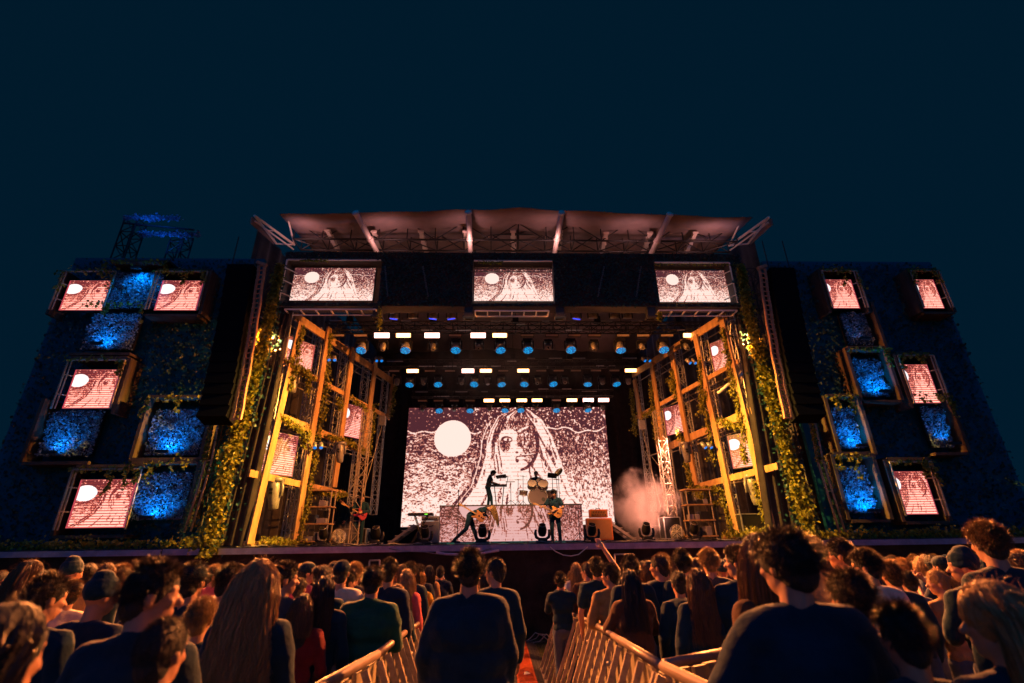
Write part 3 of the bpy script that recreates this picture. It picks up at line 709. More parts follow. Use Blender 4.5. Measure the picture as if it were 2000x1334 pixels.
frame_wall(LP, LA, postsL, beamsL, 'ivy-grown timber frame of posts and beams on the left side of the stage')
frame_wall(RP, RA, postsR, beamsR, 'ivy-grown timber frame of posts and beams on the right side of the stage')
# steel scaffold behind the timber, each side
def pxlen(a, b, Y): return (at(*a, Y)-at(*b, Y)).length
for pt, ang, sg, nm in ((LP, LA, 1, 'left'), (RP, RA, -1, 'right')):
    n = V((-math.sin(ang), math.cos(ang), 0)); n = n if n.y > 0 else -n
    if (n.x > 0) == (sg > 0): n = V((-sg*.98, .2, 0))
    o = empty('scaffold', (pt.x-sg*.7, pt.y+.4, DECK), 'dark steel scaffold standing behind the timber frame on the %s' % nm, 'scaffold', 'scaffolds behind the timber frames')
    d_ = V((math.cos(ang), math.sin(ang), 0)); d_ = d_ if d_.y > 0 else -d_
    q = MB(); H = 7.6
    for k in range(5):
        b_ = pt+d_*(k*1.75+.5)+n*.55
        z0 = DECK+(0 if k < 2 else 1.2)
        truss(q, (b_.x, b_.y, z0), (b_.x, b_.y, DECK+H), (.26, 0, 0), (0, .26, 0), 16, .022, .012)
    q.build('tower_truss', M['alu'], o)
    q = MB()
    for z in (1.9, 3.6, 5.4, 7.2):
        a = pt+d_*.1+n*.75; b = pt+d_*7.6+n*.75; a.z = b.z = DECK+z; q.tube(a, b, .025, n=6); q.tube(a+n*.5, b+n*.5, .025, n=6)
    for k in range(4):
        a = pt+d_*(k*1.75+.5)+n*.8; b = a+d_*1.75; a.z = DECK+1.9*(1+k % 3); b.z = a.z+1.7; q.tube(a, b, .02, n=6)
    q.build('ledger', M['galv'], o)
# corner brace pipes running out from the frame to the cloth
for a, b, nm in (((518, 709), (547, 733), 'left'), ((1471, 710), (1402, 768), 'right')):
    q = MB(); q.tube(at(*a, 14.9), at(*b, 15.2), .05, n=8); tag(q.build('brace_pipe', M['pinkwhite'], None, True), 'pale pipe bracing the timber frame to the %s corner cloth' % nm, 'pipe', 'brace pipes')
# screens in the frames
def framescreen(tl, br, pt, ang0, ang, win, lab, key):
    c = onplane((tl[0]+br[0])/2, (tl[1]+br[1])/2, pt, ang0); n = V((-math.sin(ang), math.cos(ang), 0))
    c = c + n*.35 + (c-CAMP).normalized()*0.25
    led('led_screen', tl, br, c, ang, win, 60, 96, 20, lab, 'small led screens in the timber frames', key=key)
al = rad(58); ar = rad(-60)
framescreen((563, 655), (608, 725), LP, LA, al, LW, 'small striped led screen at the top of the left timber frame', 'f1')
framescreen((521, 840), (571, 931), LP, LA, al, LW, 'small striped led screen low in the left timber frame', 'f2')
framescreen((671, 786), (704, 858), LP, LA, al, LW, 'small striped led screen in the inner bay of the left timber frame', 'f3')
framescreen((1386, 672), (1438, 712), RP, RA, ar, LW, 'small striped led screen at the top of the right timber frame', 'f4')
framescreen((1296, 798), (1342, 842), RP, RA, ar, LW, 'small striped led screen in the inner bay of the right timber frame', 'f5')
framescreen((1420, 852), (1497, 906), RP, RA, ar, LW, 'small striped led screen low in the right timber frame', 'f6')
# ivy on the timber frames
r_ = random.Random(99)
IVL = [((641, 650), (631, 760)), ((631, 760), (615, 860)), ((612, 880), (590, 1000)), ((556, 700), (610, 740)), ((545, 815), (600, 850)), ((596, 720), (596, 770)), ((655, 775), (660, 800)), ((680, 775), (712, 800)),
       ((727, 790), (715, 885)), ((590, 990), (575, 1055)), ((600, 960), (672, 965)), ((500, 1056), (600, 1058)), ((690, 872), (712, 884)), ((766, 750), (758, 812)), ((578, 680), (560, 760)), ((633, 850), (690, 868)), ((585, 640), (575, 680)), ((590, 850), (590, 875))]
IVR = [((1418, 640), (1432, 720)), ((1432, 720), (1462, 860)), ((1372, 700), (1378, 800)), ((1385, 800), (1398, 900)), ((1412, 950), (1438, 1040)), ((1480, 940), (1510, 1035)), ((1350, 955), (1410, 955)), ((1365, 965), (1405, 985)), ((1345, 900), (1358, 950)),
       ((1318, 720), (1326, 780)), ((1275, 740), (1288, 860)), ((1237, 760), (1246, 850)), ((1260, 812), (1280, 800)), ((1410, 820), (1450, 835)), ((1310, 740), (1322, 765)), ((1420, 1042), (1512, 1036)), ((1385, 765), (1372, 810)), ((1330, 840), (1345, 880)), ((1455, 870), (1462, 900))]
for pts, pt, ang, nm in ((IVL, LP, LA, 'left'), (IVR, RP, RA, 'right')):
    n = V((math.sin(ang), -math.cos(ang), 0)); n = n if n.y < 0 else -n
    for k in range(3):
        f = MB()
        for i in range(k, len(pts), 3):
            A = onplane(*pts[i][0], pt, ang)+n*.12; B = onplane(*pts[i][1], pt, ang)+n*.12; L = (B-A).length
            ivy(f, [A, B], int(60+L*150), .12, .085, r_, facing=(n.x, n.y, .2))
        tag(f.build('ivy', M['leaf']), 'ivy winding over the %s of the %s timber frame' % (('outer and upper posts', 'middle posts and beams', 'inner posts and lower beams')[k], nm), 'ivy', 'ivy on the timber frames')
# ivy at the header corners
for (a, b, nm) in (((742, 600), (740, 640), 'left'), ((1290, 610), (1286, 624), 'right')):
    f = MB(); ivy(f, [at(*a, 14.1), at(*b, 14.1)], 110, .07, .08, r_); tag(f.build('ivy', M['leaf']), 'ivy tuft hanging under the %s part of the header' % nm, 'ivy', 'ivy tufts under the header')
for x0, x1, y, nm in ((588, 640, 508, 'left'), (1278, 1440, 516, 'right'), (935, 980, 512, 'middle')):
    f = MB(); ivy(f, [at(x0, y, HY-.1), at(x1, y, HY-.1)], 150, .05, .06, r_); tag(f.build('ivy', M['leaf']), 'ivy along the top edge of the %s header screen' % nm, 'ivy', 'ivy on the header')

# ------------------------------------------------------------------ overhead lighting trusses
ROWS = [(16.7, 655, [(660, 0), (704, 0), (746, 2), (788, 1), (844, 2), (889, 0), (934, 2), (976, 1), (1030, 0), (1078, 0), (1122, 0), (1161, 0), (1217, 0), (1256, 0), (1303, 0), (1348, 1)],
         677, [(705, 'b'), (747, 'w'), (791, 'b'), (845, 'w'), (890, 'b'), (935, 'w'), (977, 'b'), (1031, 'b'), (1071, 'w'), (1115, 'b'), (1161, 'w'), (1213, 'b'), (1255, 'w'), (1297, 'b'), (1342, 'w')], 'front', .45),
        (20.9, 724, [(770, 0), (806, 1), (840, 0), (879, 0), (914, 2), (949, 1), (983, 0), (1022, 1), (1057, 0), (1091, 0), (1125, 0), (1164, 0), (1200, 0), (1232, 1)],
         745, [(775, 'w'), (800, 'b'), (827, 'w'), (855, 'b'), (901, 'w'), (927, 'b'), (952, 'w'), (979, 'b'), (1025, 'b'), (1050, 'w'), (1080, 'b'), (1104, 'w'), (1149, 'b'), (1177, 'w'), (1204, 'b'), (1228, 'w')], 'middle', .45),
        (24.3, 782, [(825, 0), (856, 0), (887, 0), (918, 0), (955, 1), (986, 1), (1019, 1), (1049, 1), (1087, 0), (1117, 1), (1149, 2), (1179, 2)],
         797, [(825, 'w'), (857, 'b'), (887, 'w'), (918, 'b'), (956, 'w'), (987, 'b'), (1017, 'b'), (1047, 'w'), (1087, 'b'), (1116, 'w'), (1148, 'b'), (1178, 'w')], 'rear', .45)]
AMB = (1.0, .36, .09); PNK = (1.0, .40, .30)
M['strobe_off'] = mat('strobe_glass_off', (.55, .47, .46), .35)
M['strobe_amber'] = emat('strobe_amber', (1, .42, .14), 5); M['strobe_pink'] = emat('strobe_pink', (1, .48, .38), 5)
M['headbody'] = mat('fixture_body', (.26, .25, .25), .4, .3, noise_s=15)
# blue honeycomb lens
hm = bpy.data.materials.new('blue_honeycomb'); hm.use_nodes = True; t_ = hm.node_tree; b_ = t_.nodes['Principled BSDF']
tc = t_.nodes.new('ShaderNodeTexCoord'); vo = t_.nodes.new('ShaderNodeTexVoronoi'); vo.inputs['Scale'].default_value = 22; vo.inputs['Randomness'].default_value = .35
t_.links.new(tc.outputs['Object'], vo.inputs[0]); cr = t_.nodes.new('ShaderNodeValToRGB'); t_.links.new(vo.outputs['Distance'], cr.inputs[0])
cr.color_ramp.elements[0].color = (.005, .48, .85, 1); cr.color_ramp.elements[0].position = .3; cr.color_ramp.elements[1].color = (.0, .05, .2, 1); cr.color_ramp.elements[1].position = .55
t_.links.new(cr.outputs[0], b_.inputs['Emission Color']); b_.inputs['Emission Strength'].default_value = 1.5; b_.inputs['Base Color'].default_value = (.02, .02, .03, 1)
M['honey'] = hm
def strobe_proto(kind):
    me = MB(); me.box((0, .06, 0), (.50, .12, .15)); h = me.mesh('housing', M['blackmetal'])
    g_ = MB(); hh = (.075, .16, .19)[kind]; g_.box((0, -.012, 0), ((.46, .54, .56)[kind], .02, hh)); d_ = g_.mesh('diffuser', (M['strobe_off'], M['strobe_amber'], M['strobe_pink'])[kind])  # lit diffusers are enlarged, their bloom put into the shape
    b = MB(); b.tube((-.1, .06, .07), (-.1, .06, .30), .015, n=6); b.tube((.1, .06, .07), (.1, .06, .30), .015, n=6); k = b.mesh('clamp', M['darktruss'])
    return h, d_, k
SP = [strobe_proto(i) for i in range(3)]
sl = []
for kind, c, e in ((1, AMB, 60), (2, PNK, 48)):
    L = bpy.data.lights.new('strobe_lamp', 'AREA'); L.shape = 'RECTANGLE'; L.size = .46; L.size_y = .12; L.energy = e; L.color = c; L.spread = rad(170); sl.append(L)
TILT = rad(22)
def moving_head_meshes():
    y = MB(); y.box((0, 0, .0), (.30, .26, .09)); y.box((-.17, 0, -.15), (.035, .10, .30)); y.box((.17, 0, -.15), (.035, .10, .30)); y.box((0, 0, -.045), (.37, .10, .03))
    yk = y.mesh('yoke', M['blackmetal'])
    h = MB(); h.lathe([(.06, -.16), (.115, -.13), (.13, -.02), (.15, .08), (.165, .14), (.15, .145)], (0, 0, 0), (0, 0, -1), 20); hb2 = h.mesh('head', M['headbody'], True)
    l = MB(); l.lathe([(.0005, .150), (.148, .150), (.148, .156), (.0005, .162)], (0, 0, 0), (0, 0, -1), 24); lb = l.mesh('lens', M['honey'])
    h = MB(); h.lathe([(.05, -.15), (.10, -.12), (.12, -.02), (.105, .10), (.085, .17), (.075, .17)], (0, 0, 0), (0, 0, -1), 18); hw = h.mesh('head', M['headbody'], True)
    l = MB(); l.lathe([(.0005, .155), (.074, .155), (.074, .16), (.0005, .175)], (0, 0, 0), (0, 0, -1), 18); lw = l.mesh('lens', M['glass'])
    return yk, hb2, lb, hw, lw
MH = moving_head_meshes()
ORD = ['first', 'second', 'third', 'fourth', 'fifth', 'sixth', 'seventh', 'eighth', 'ninth', 'tenth', 'eleventh', 'twelfth', 'thirteenth', 'fourteenth', 'fifteenth', 'sixteenth', 'seventeenth']
for Y, ys_, strobes, yh, heads, nm, wd in ROWS:
    zs = at(1000, ys_, Y).z; zh = at(1000, yh, Y).z
    xa = at(strobes[0][0], ys_, Y).x-.6; xb_ = at(strobes[-1][0], ys_, Y).x+.6
    o = empty('lighting_truss', (0, Y+.25, zs+.45), 'dark %s lighting truss across the stage carrying strobes and moving heads' % nm, 'truss')
    q = MB(); truss(q, (xa, Y+.3, zs+.45), (xb_, Y+.3, zs+.45), (0, .34, 0), (0, 0, .34), 30, .026, .014); q.build('chords', M['darktruss'], o)
    for k in range(5):
        q = MB(); x = xa+(xb_-xa)*(.06+.22*k); q.tube((x, Y+.3, zs+.6), (x, Y+.3, 12.4), .012, n=5); q.box((x, Y+.3, zs+.78), (.22, .2, .26)); q.build('chain_hoist', M['blackmetal'], o)
    r2 = random.Random(int(Y))
    x = xa+.2
    while x < xb_-.6:
        l_ = r2.uniform(.25, .8); zz = zs+r2.choice((.26, .64, .5)); q = MB(); q.box((x+l_/2, Y+.3-.22, zz), (l_, .04, .035)); q.build('cable_tray', M['alu'], o); x += l_+r2.uniform(.2, .9)
    for i, (x, kind) in enumerate(strobes):
        p = at(x, ys_-(x-1000)*.0, Y); p.z = zs
        lab = '%s strobe bar, %s from the left on the %s lighting truss' % (('unlit', 'lit amber', 'lit pink-white')[kind], ORD[i], nm)
        e = empty('strobe_light', p, lab, 'strobe light', 'strobe bars on the lighting trusses', (TILT, 0, 0))
        for me, n_ in zip(SP[kind], ('housing', 'diffuser', 'clamp')): meshobj(n_, me, e)
        if kind:
            lo = bpy.data.objects.new('strobe_lamp', sl[kind-1]); COL.objects.link(lo); lo.parent = e; lo.location = (0, -.03, 0); lo.rotation_euler = (rad(90), 0, 0)
    for i, (x, kind) in enumerate(heads):
        p = at(x, yh, Y); p.z = zh+.10; j = random.Random(i*7+int(Y))
        lab = 'moving head with %s lens, %s from the left under the %s lighting truss' % ('round blue honeycomb' if kind == 'b' else 'small dark', ORD[i], nm)
        s_ = 1.22 if kind == 'b' else 1.0
        e = empty('moving_head', p, lab, 'stage light', 'moving heads under the lighting trusses'); e.scale = (s_, s_, s_)
        yk = meshobj('yoke', MH[0], e); yk.location = (0, .1, .14)
        a = rad(-22+j.uniform(-6, 6)) if kind == 'b' else rad(-30+j.uniform(-22, 25))
        hd_ = meshobj('head', MH[1 if kind == 'b' else 3], e); hd_.rotation_euler = (a, j.uniform(-.15, .15), 0); hd_.location = (0, .1, -.05)
        ln = meshobj('lens', MH[2 if kind == 'b' else 4], hd_)
# dark floods with violet slits under the header
for i, (x, vio) in enumerate(((770, 1), (806, 0), (846, 1), (882, 1), (1125, 1), (1158, 0), (1200, 0), (1225, 0))):
    p = at(x, 618, 15.3); e = empty('flood_light', p, 'dark round flood light %sunder the header, %s from the left' % ('with a violet glowing slit ' if vio else '', ORD[i]), 'stage light', 'flood lights under the header')
    q = MB(); q.lathe([(.05, -.12), (.14, -.08), (.16, .05), (.15, .07)], (0, 0, 0), (0, .35, -1), 18); q.v = [tuple(v) for v in q.v]; meshobj('body', q.mesh('body', M['headbody'], True), e)
    q = MB(); q.box((0, 0, .16), (.34, .05, .04)); q.box((-.18, 0, .05), (.03, .05, .24)); q.box((.18, 0, .05), (.03, .05, .24)); meshobj('bracket', q.mesh('bracket', M['blackmetal']), e)
    if vio: q = MB(); q.box((0, -.06, -.13), (.26, .03, .03), Matrix.Rotation(.15*(-1)**i, 3, 'Y')); meshobj('slit', q.mesh('slit', emat('violet_slit', (.05, .08, 1), 1.4)), e)
# small blue spots next to the timber frames
for (x, y, Y, nm) in ((648, 700, 16.6, 'near the outer bay of the left timber frame'), (740, 702, 18.6, 'above the inner end of the left timber frame'), (1350, 706, 16.6, 'near the outer bay of the right timber frame'), (1262, 702, 18.6, 'above the inner end of the right timber frame'), (621, 870, 16.2, 'low in the middle bay of the left timber frame'), (1380, 870, 16.2, 'low in the middle bay of the right timber frame')):
    p = at(x, y, Y); e = empty('spot_light', p, 'small spot light with blue lenses '+nm, 'stage light', 'small blue spots at the timber frames')
    d_ = V((.3, -.5, -.8)).normalized(); q = MB(); q.box((0, .05, .14), (.3, .06, .05)); meshobj('bracket', q.mesh('bracket', M['blackmetal']), e)
    for sx in (-.1, .1):
        q = MB(); q.lathe([(.04, -.14), (.07, -.10), (.07, .10)], (sx, 0, 0), d_, 12); bd_ = meshobj('barrel', q.mesh('barrel', M['headbody'], True), e)
        q = MB(); q.lathe([(.001, .105), (.06, .105), (.06, .112), (.001, .115)], (sx, 0, 0), d_, 12); meshobj('lens', q.mesh('lens', M['blue_emit']), bd_)

# ------------------------------------------------------------------ added spots without fixtures for the frames, the roof and the crowd
def spot(parent, loc, tgt, e, col, size=40, blend=.6, soft=.12, name='beam'):
    L = bpy.data.lights.new(name, 'SPOT'); L.energy = e; L.color = col; L.spot_size = rad(size); L.spot_blend = blend; L.shadow_soft_size = soft
    o = bpy.data.objects.new(name, L); COL.objects.link(o)
    o.location = loc; o.rotation_euler = (V(tgt)-V(loc)).to_track_quat('-Z', 'Y').to_euler(); return o
# added spots below the header cross to the opposite timber frame and column
WARM = (1.0, .30, .05)
for x, sgn in ((858, -1), (1142, 1)):
    p = at(x, 606, 13.7)
    tg = (LP if sgn > 0 else RP)+V((0, 2.0, 2.6)); col_ = at(452 if sgn > 0 else 1540, 900, 13.9)
    spot(None, p+V((0, -.35, -.3)), tg, 8500, WARM, 62)
    spot(None, p+V((0.2, -.6, -.3)), col_, 17000, (1, .52, .07), 34)
    spot(None, p+V((0, 0, -.4)), (sgn*1.0, 20.0, DECK+1.2), 4800, (1, .42, .14), 36)  # added front spot on the band
for x in (-7.2, -4.4, -1.5, 1.5, 4.4, 7.2):
    spot(None, (x, 14.15, ZHT+.10), (x*1.02, 14.9, ZHT+2.2), 38, (1, .42, .38), 150, .9, .08)  # added uplights on the header top, brightening canopy and pipes
# added amber spots washing the audience, no movers stand there
for x, tx, ty in ((-7.8, 1.0, 5), (-6.6, -3.5, 4), (-2.4, -9, 7), (2.4, 9, 6), (6.6, 3.5, 4), (7.8, -1.0, 6)):
    spot(None, (x, 14.2 if abs(x) > 5 else 15.0, 8.4), (tx, ty, 1.4), 27000, (1.0, .27, .06), 70, .8, .2)
spot(None, (5.0, 17.4, DECK+.4), (5.3, 19.3, DECK+1.5), 900, (1, .36, .24), 70)  # this spot and the next are added to light the smoke
spot(None, (6.4, 18.0, 6.5), (5.0, 19.3, DECK+.9), 3000, (1, .38, .26), 55)
# ------------------------------------------------------------------ unlit moving heads; the spots above are added apart from them
def at_deck(px, Y): p = at(px, 1060, Y); p.z = DECK; return p
# floor moving heads
def floor_mover(px, Y, lab, s=1.0, beam=None):
    p = at_deck(px, Y); o = empty('floor_moving_head', p, lab, 'stage light', 'moving heads standing on the stage floor'); o.scale = (s, s, s)
    q = MB(); q.box((0, 0, .04), (.46, .36, .08)); q.box((0, 0, .10), (.30, .28, .05)); meshobj('base', q.mesh('base', M['blackmetal']), o).modifiers.new('b', 'BEVEL').width = .015
    q = MB()
    for sx in (-1, 1):
        q.path([(sx*.12, 0, .13), (sx*.21, 0, .18), (sx*.235, 0, .30), (sx*.22, 0, .42)], [.045, .05, .05, .035], 8)
    q.box((0, 0, .14), (.30, .12, .05)); meshobj('yoke', q.mesh('yoke', M['blackmetal'], True), o)
    q = MB(); ax = V((0, -.55, .8)).normalized(); c = V((0, 0, .40))
    q.lathe([(.05, -.20), (.12, -.17), (.15, -.05), (.14, .06), (.11, .17), (.115, .19), (.10, .19), (.095, .17)], c, ax, 20); hh = meshobj('head', q.mesh('head', M['blackmetal'], True), o)
    q = MB(); q.lathe([(.001, .185), (.095, .182)], c, ax, 20, cap=False); meshobj('lens', q.mesh('lens', M['glass']), hh)
    q = MB(); q.lathe([(.11, .175), (.118, .185), (.11, .195)], c, ax, 24, cap=False); meshobj('lens_ring', q.mesh('lens_ring', M['alu'], True), hh)
    return o
FM = [(629, 'first'), (733, 'second'), (829, 'third'), (942, 'fourth'), (1060, 'fifth'), (1158, 'sixth'), (1265, 'seventh'), (1360, 'eighth')]
for px, k in FM: floor_mover(px, 15.9, 'dark moving head on the front of the stage floor, %s from the left' % k, .92)
# big pale movers hanging in the timber frames
for (x, y, Y, nm, s) in ((536, 975, 15.3, 'in the bottom bay of the left timber frame', 1.5), (572, 760, 15.6, 'in the upper bay of the left timber frame', 1.3), (664, 900, 17.2, 'in the inner bay of the left timber frame', 1.15),
                      (1470, 968, 15.3, 'in the bottom bay of the right timber frame', 1.5), (1338, 900, 17.2, 'in the inner bay of the right timber frame', 1.15)):
    p = at(x, y-26, Y); o = empty('hanging_moving_head', p, 'large pale moving head hanging '+nm, 'stage light', 'large moving heads in the timber frames'); o.scale = (s, s, s)
    q = MB(); q.box((0, 0, .12), (.30, .22, .08)); 
    for sx in (-.14, .14): q.path([(sx, 0, .1), (sx*1.2, 0, -.05), (sx*1.15, 0, -.2)], .03, 8)
    meshobj('yoke', q.mesh('yoke', M['headbody'], True), o)
    q = MB(); q.lathe([(.04, -.17), (.11, -.12), (.13, 0), (.12, .15), (.10, .32), (.085, .42), (.03, .44)], (0, 0, -.02), (.1, .1, -1), 18); hd_ = meshobj('head', q.mesh('head', M['headbody'], True), o)
    q = MB(); 
    for z in (-.08, -.15): q.box((0, -.125, z), (.07, .02, .05))
    meshobj('vent', q.mesh('vent', M['blackmetal']), hd_)

# ------------------------------------------------------------------ riser with its own led front
RY = 21.6
zr0 = DECK+.08; zr1 = at(1000, 988, RY).z; xr_0 = at(858, 1020, RY).x; xr_1 = at(1138, 1020, RY).x
o = empty('drum_riser', ((xr_0+xr_1)/2, RY, DECK), 'long riser with a led front repeating the woman\'s face, band gear on top', 'riser')
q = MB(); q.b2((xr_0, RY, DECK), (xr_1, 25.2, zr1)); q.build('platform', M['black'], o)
c = sample(.20, .893, .30, .61, 280, 84)*np.array([.85, .62, .66])
RK = MB(); 
RAMP *= np.array([.66, .50, .56]); me = led_mesh('riser', xr_1-xr_0, zr1-zr0, (0, 1, .275, .69), 280, 84)
dd = meshobj('led_front', me, o); dd.location = (0, -.03, .08)
q = MB(); drape(q, xr_0+.05, RY+.04, xr_0, RY+.04, DECK, zr1) if False else q.b2((xr_0-.02, RY-.025, zr1), (xr_1+.02, RY-.002, zr1+.05)); q.build('front_lip', M['blackmetal'], o)

# ------------------------------------------------------------------ backline
def stand_pts(q, x, y, z0, h, r=.012, spread=.3):
    q.tube((x, y, z0+.12), (x, y, z0+h), r, n=6)
    for k in range(3):
        a = k*2.094+.5; q.tube((x, y, z0+.28), (x+spread*math.cos(a), y+spread*math.sin(a), z0+.01), r*.8, n=5)
def mic_stand(px, Y, z0, h, lab, boom=None):
    p = at(px, 1060, Y); p.z = z0; o = empty('microphone_stand', p, lab, 'microphone stand')
    q = MB(); stand_pts(q, p.x, p.y, z0, h)
    e = V((p.x, p.y, z0+h))
    if boom: q.tube(e-V(boom)*.3, e+V(boom), .009, n=6); e = e+V(boom)
    q.build('stand', M['blackmetal'], o)
    q = MB(); q.capsule(e, e+V((.0, -.09, .05)), .016, .026, 10); q.build('microphone', M['headbody'], o, True)
mic_stand(893, 17.0, DECK, 1.62, 'tall straight microphone stand left of the bowing guitarist')
mic_stand(1077, 17.2, DECK, 1.45, 'boom microphone stand in front of the standing guitarist', (-.25, 0, .22))
mic_stand(1133, 17.5, DECK, .95, 'short microphone stand in front of the orange amplifier')
def amp(px0, px1, y0, y1, Y, hy0, hx, mat_, gm, lab, cabname, orange):
    A = at(px0, y0, Y); B = at(px1, y0, Y); z1 = A.z; z0 = DECK+.06
    o = empty('speaker_cabinet', ((A.x+B.x)/2, Y, DECK), lab[0], 'guitar amplifier'); cx = (A.x+B.x)/2; w_ = B.x-A.x
    q = MB(); q.b2((A.x, Y, z0), (B.x, Y+.36, z1)); q.build('cabinet', mat_, o, bevel=.02)
    t_ = .055; q = MB(); q.b2((A.x+t_, Y-.012, z0+t_), (B.x-t_, Y+.01, z1-t_)); q.build('grille', gm, o)
    q = MB()
    for sx in (A.x+.06, B.x-.06):
        for sy in (.06, .3): q.tube((sx, Y+sy, DECK), (sx, Y+sy, z0), .025, n=8)
    q.build('castor', M['blackmetal'], o)
    hz1 = at(px0, hy0, Y).z
    hx0, hx1 = cx-w_*hx/2, cx+w_*hx/2
    o2 = empty('amplifier_head', (cx, Y, z1), lab[1], 'guitar amplifier'); q = MB(); q.b2((hx0, Y+.03, z1+.02), (hx1, Y+.30, hz1)); q.build('box', mat_, o2, bevel=.015)
    q = MB(); q.b2((hx0+.04, Y+.018, z1+.06), (hx1-.04, Y+.032, hz1-.05)); q.build('front_panel', M['grille'] if orange else M['headbody'], o2)
    q = MB()
    if orange:
        # dark pictograms and knobs in a row
        for k in range(6):
            x = hx0+.10+k*(hx1-hx0-.2)/5; z = z1+.11; q.lathe([(.001, .0), (.022, .0), (.018, .03), (.001, .032)], (x, Y+.018, z), (0, -1, 0), 10)
        for k in range(5):
            x = hx0+.14+k*(hx1-hx0-.28)/4; z = z1+.20
            q.box((x, Y+.014, z), (.012, .006, .07)); q.box((x+.018, Y+.013, z+.02), (.03, .006, .012), Matrix.Rotation(.6*(-1)**k, 3, 'Y')); q.box((x-.016, Y+.012, z-.01), (.03, .006, .012), Matrix.Rotation(-.5*(-1)**k, 3, 'Y'))
    else:
        for k in range(8): q.lathe([(.001, .0), (.018, .0), (.014, .03), (.001, .032)], (hx0+.10+k*(hx1-hx0-.2)/7, Y+.018, (z1+hz1)/2), (0, -1, 0), 8)
    q.build('knobs', M['blackmetal'], o2)
    q = MB(); q.path([(cx-.09, Y+.16, hz1), (cx-.07, Y+.16, hz1+.035), (cx+.07, Y+.16, hz1+.035), (cx+.09, Y+.16, hz1)], .012); q.build('handle', M['blackmetal'], o2)
    if not orange:
        q = MB(); q.path([(cx-.12, Y-.018, z1-.12), (cx-.08, Y-.03, z1-.16), (cx, Y-.03, z1-.175), (cx+.08, Y-.03, z1-.16), (cx+.12, Y-.018, z1-.12)], .014); q.build('badge', M['blackmetal'], o)
amp(1146, 1195, 1012, 1056, 18.6, 995, .72, M['orange_vinyl'], M['grille'], ('bright orange speaker cabinet with tan grille cloth on the right of the stage', 'small orange amplifier head with dark marks on top of the orange cabinet'), 'o', True)
amp(822, 858, 1018, 1057, 18.4, 1008, .98, M['greycab'], M['greycab'], ('grey speaker cabinet with a small dark badge left of the bowing guitarist', 'flat grey amplifier head lying on the grey cabinet'), 'g', False)
# keyboard on crossed stand, left
p = at_deck(818, 17.6); o = empty('keyboard_stand', p, 'crossed dark stand at the left front of the stage holding a keyboard', 'stand')
q = MB()
for sy in (0, .3):
    q.tube((p.x-.28, p.y+sy, DECK), (p.x+.22, p.y+sy, DECK+.90), .018, n=6); q.tube((p.x+.16, p.y+sy, DECK), (p.x-.2, p.y+sy, DECK+.90), .018, n=6)
for a, z in ((-.28, 0), (.16, 0), (-.2, .9), (.22, .9)): q.tube((p.x+a, p.y, DECK+z), (p.x+a, p.y+.3, DECK+z), .018, n=6)
q.build('legs', M['blackmetal'], o)
o = empty('keyboard', (p.x, p.y, DECK+.91), 'flat dark keyboard with small green lights on the crossed stand', 'keyboard')
q = MB(); q.b2((p.x-.42, p.y-.05, DECK+.92), (p.x+.42, p.y+.33, DECK+1.0)); q.build('case', M['blackmetal'], o, bevel=.01)
q = MB(); q.b2((p.x-.38, p.y-.045, DECK+1.002), (p.x+.38, p.y+.08, DECK+1.014)); q.build('keys', M['drumwhite'], o)
q = MB(); q.box((p.x+.2, p.y-.056, DECK+.96), (.10, .008, .03)); q.build('indicator', emat('green_indicator', (.2, .9, .05), 1.5), o)
# table with laptop and module on the riser (keyboard player's station)
zR = zr1
pK = at(975, 985, 23.2); pK.z = zR
o = empty('keyboard_station', pK, 'keyboard player\'s metal stand with dark keyboard and open laptop on the riser', 'keyboard')
q = MB()
for sx in (-.22, .22):
    for sy in (0, .35): q.tube((pK.x+sx*.6, pK.y+sy, zR+.12), (pK.x+sx, pK.y+sy, zR+.98), .02, n=6)
q.b2((pK.x-.42, pK.y-.05, zR), (pK.x+.35, pK.y+.4, zR+.12)); q.tube((pK.x+.32, pK.y, zR+.95), (pK.x+.42, pK.y, zR+1.42), .016, n=6); q.tube((pK.x+.42, pK.y, zR+1.42), (pK.x+.1, pK.y, zR+1.42), .014, n=6)
q.build('frame', M['blackmetal'], o)
q = MB(); q.b2((pK.x-.62, pK.y-.05, zR+.98), (pK.x+.36, pK.y+.36, zR+1.06)); q.build('keyboard', M['blackmetal'], o)
q = MB(); q.box((pK.x+.10, pK.y+.2, zR+1.44), (.50, .03, .26), Matrix.Rotation(-.9, 3, 'X') @ Matrix.Rotation(-.25, 3, 'Y')); q.box((pK.x+.10, pK.y+.05, zR+1.36), (.44, .26, .02)); q.build('laptop', M['blackmetal'], o)
pT = at(998, 985, 22.4); pT.z = zR
o = empty('tablet_stand', pT, 'thin tripod with a flat tablet right of the keyboard station on the riser', 'stand'); q = MB(); stand_pts(q, pT.x, pT.y, zR, 1.05, .014, .42); q.build('tripod', M['blackmetal'], o)
q = MB(); q.box((pT.x-.02, pT.y, zR+1.08), (.42, .26, .035), Matrix.Rotation(.12, 3, 'X')); q.build('tablet', M['headbody'], o)
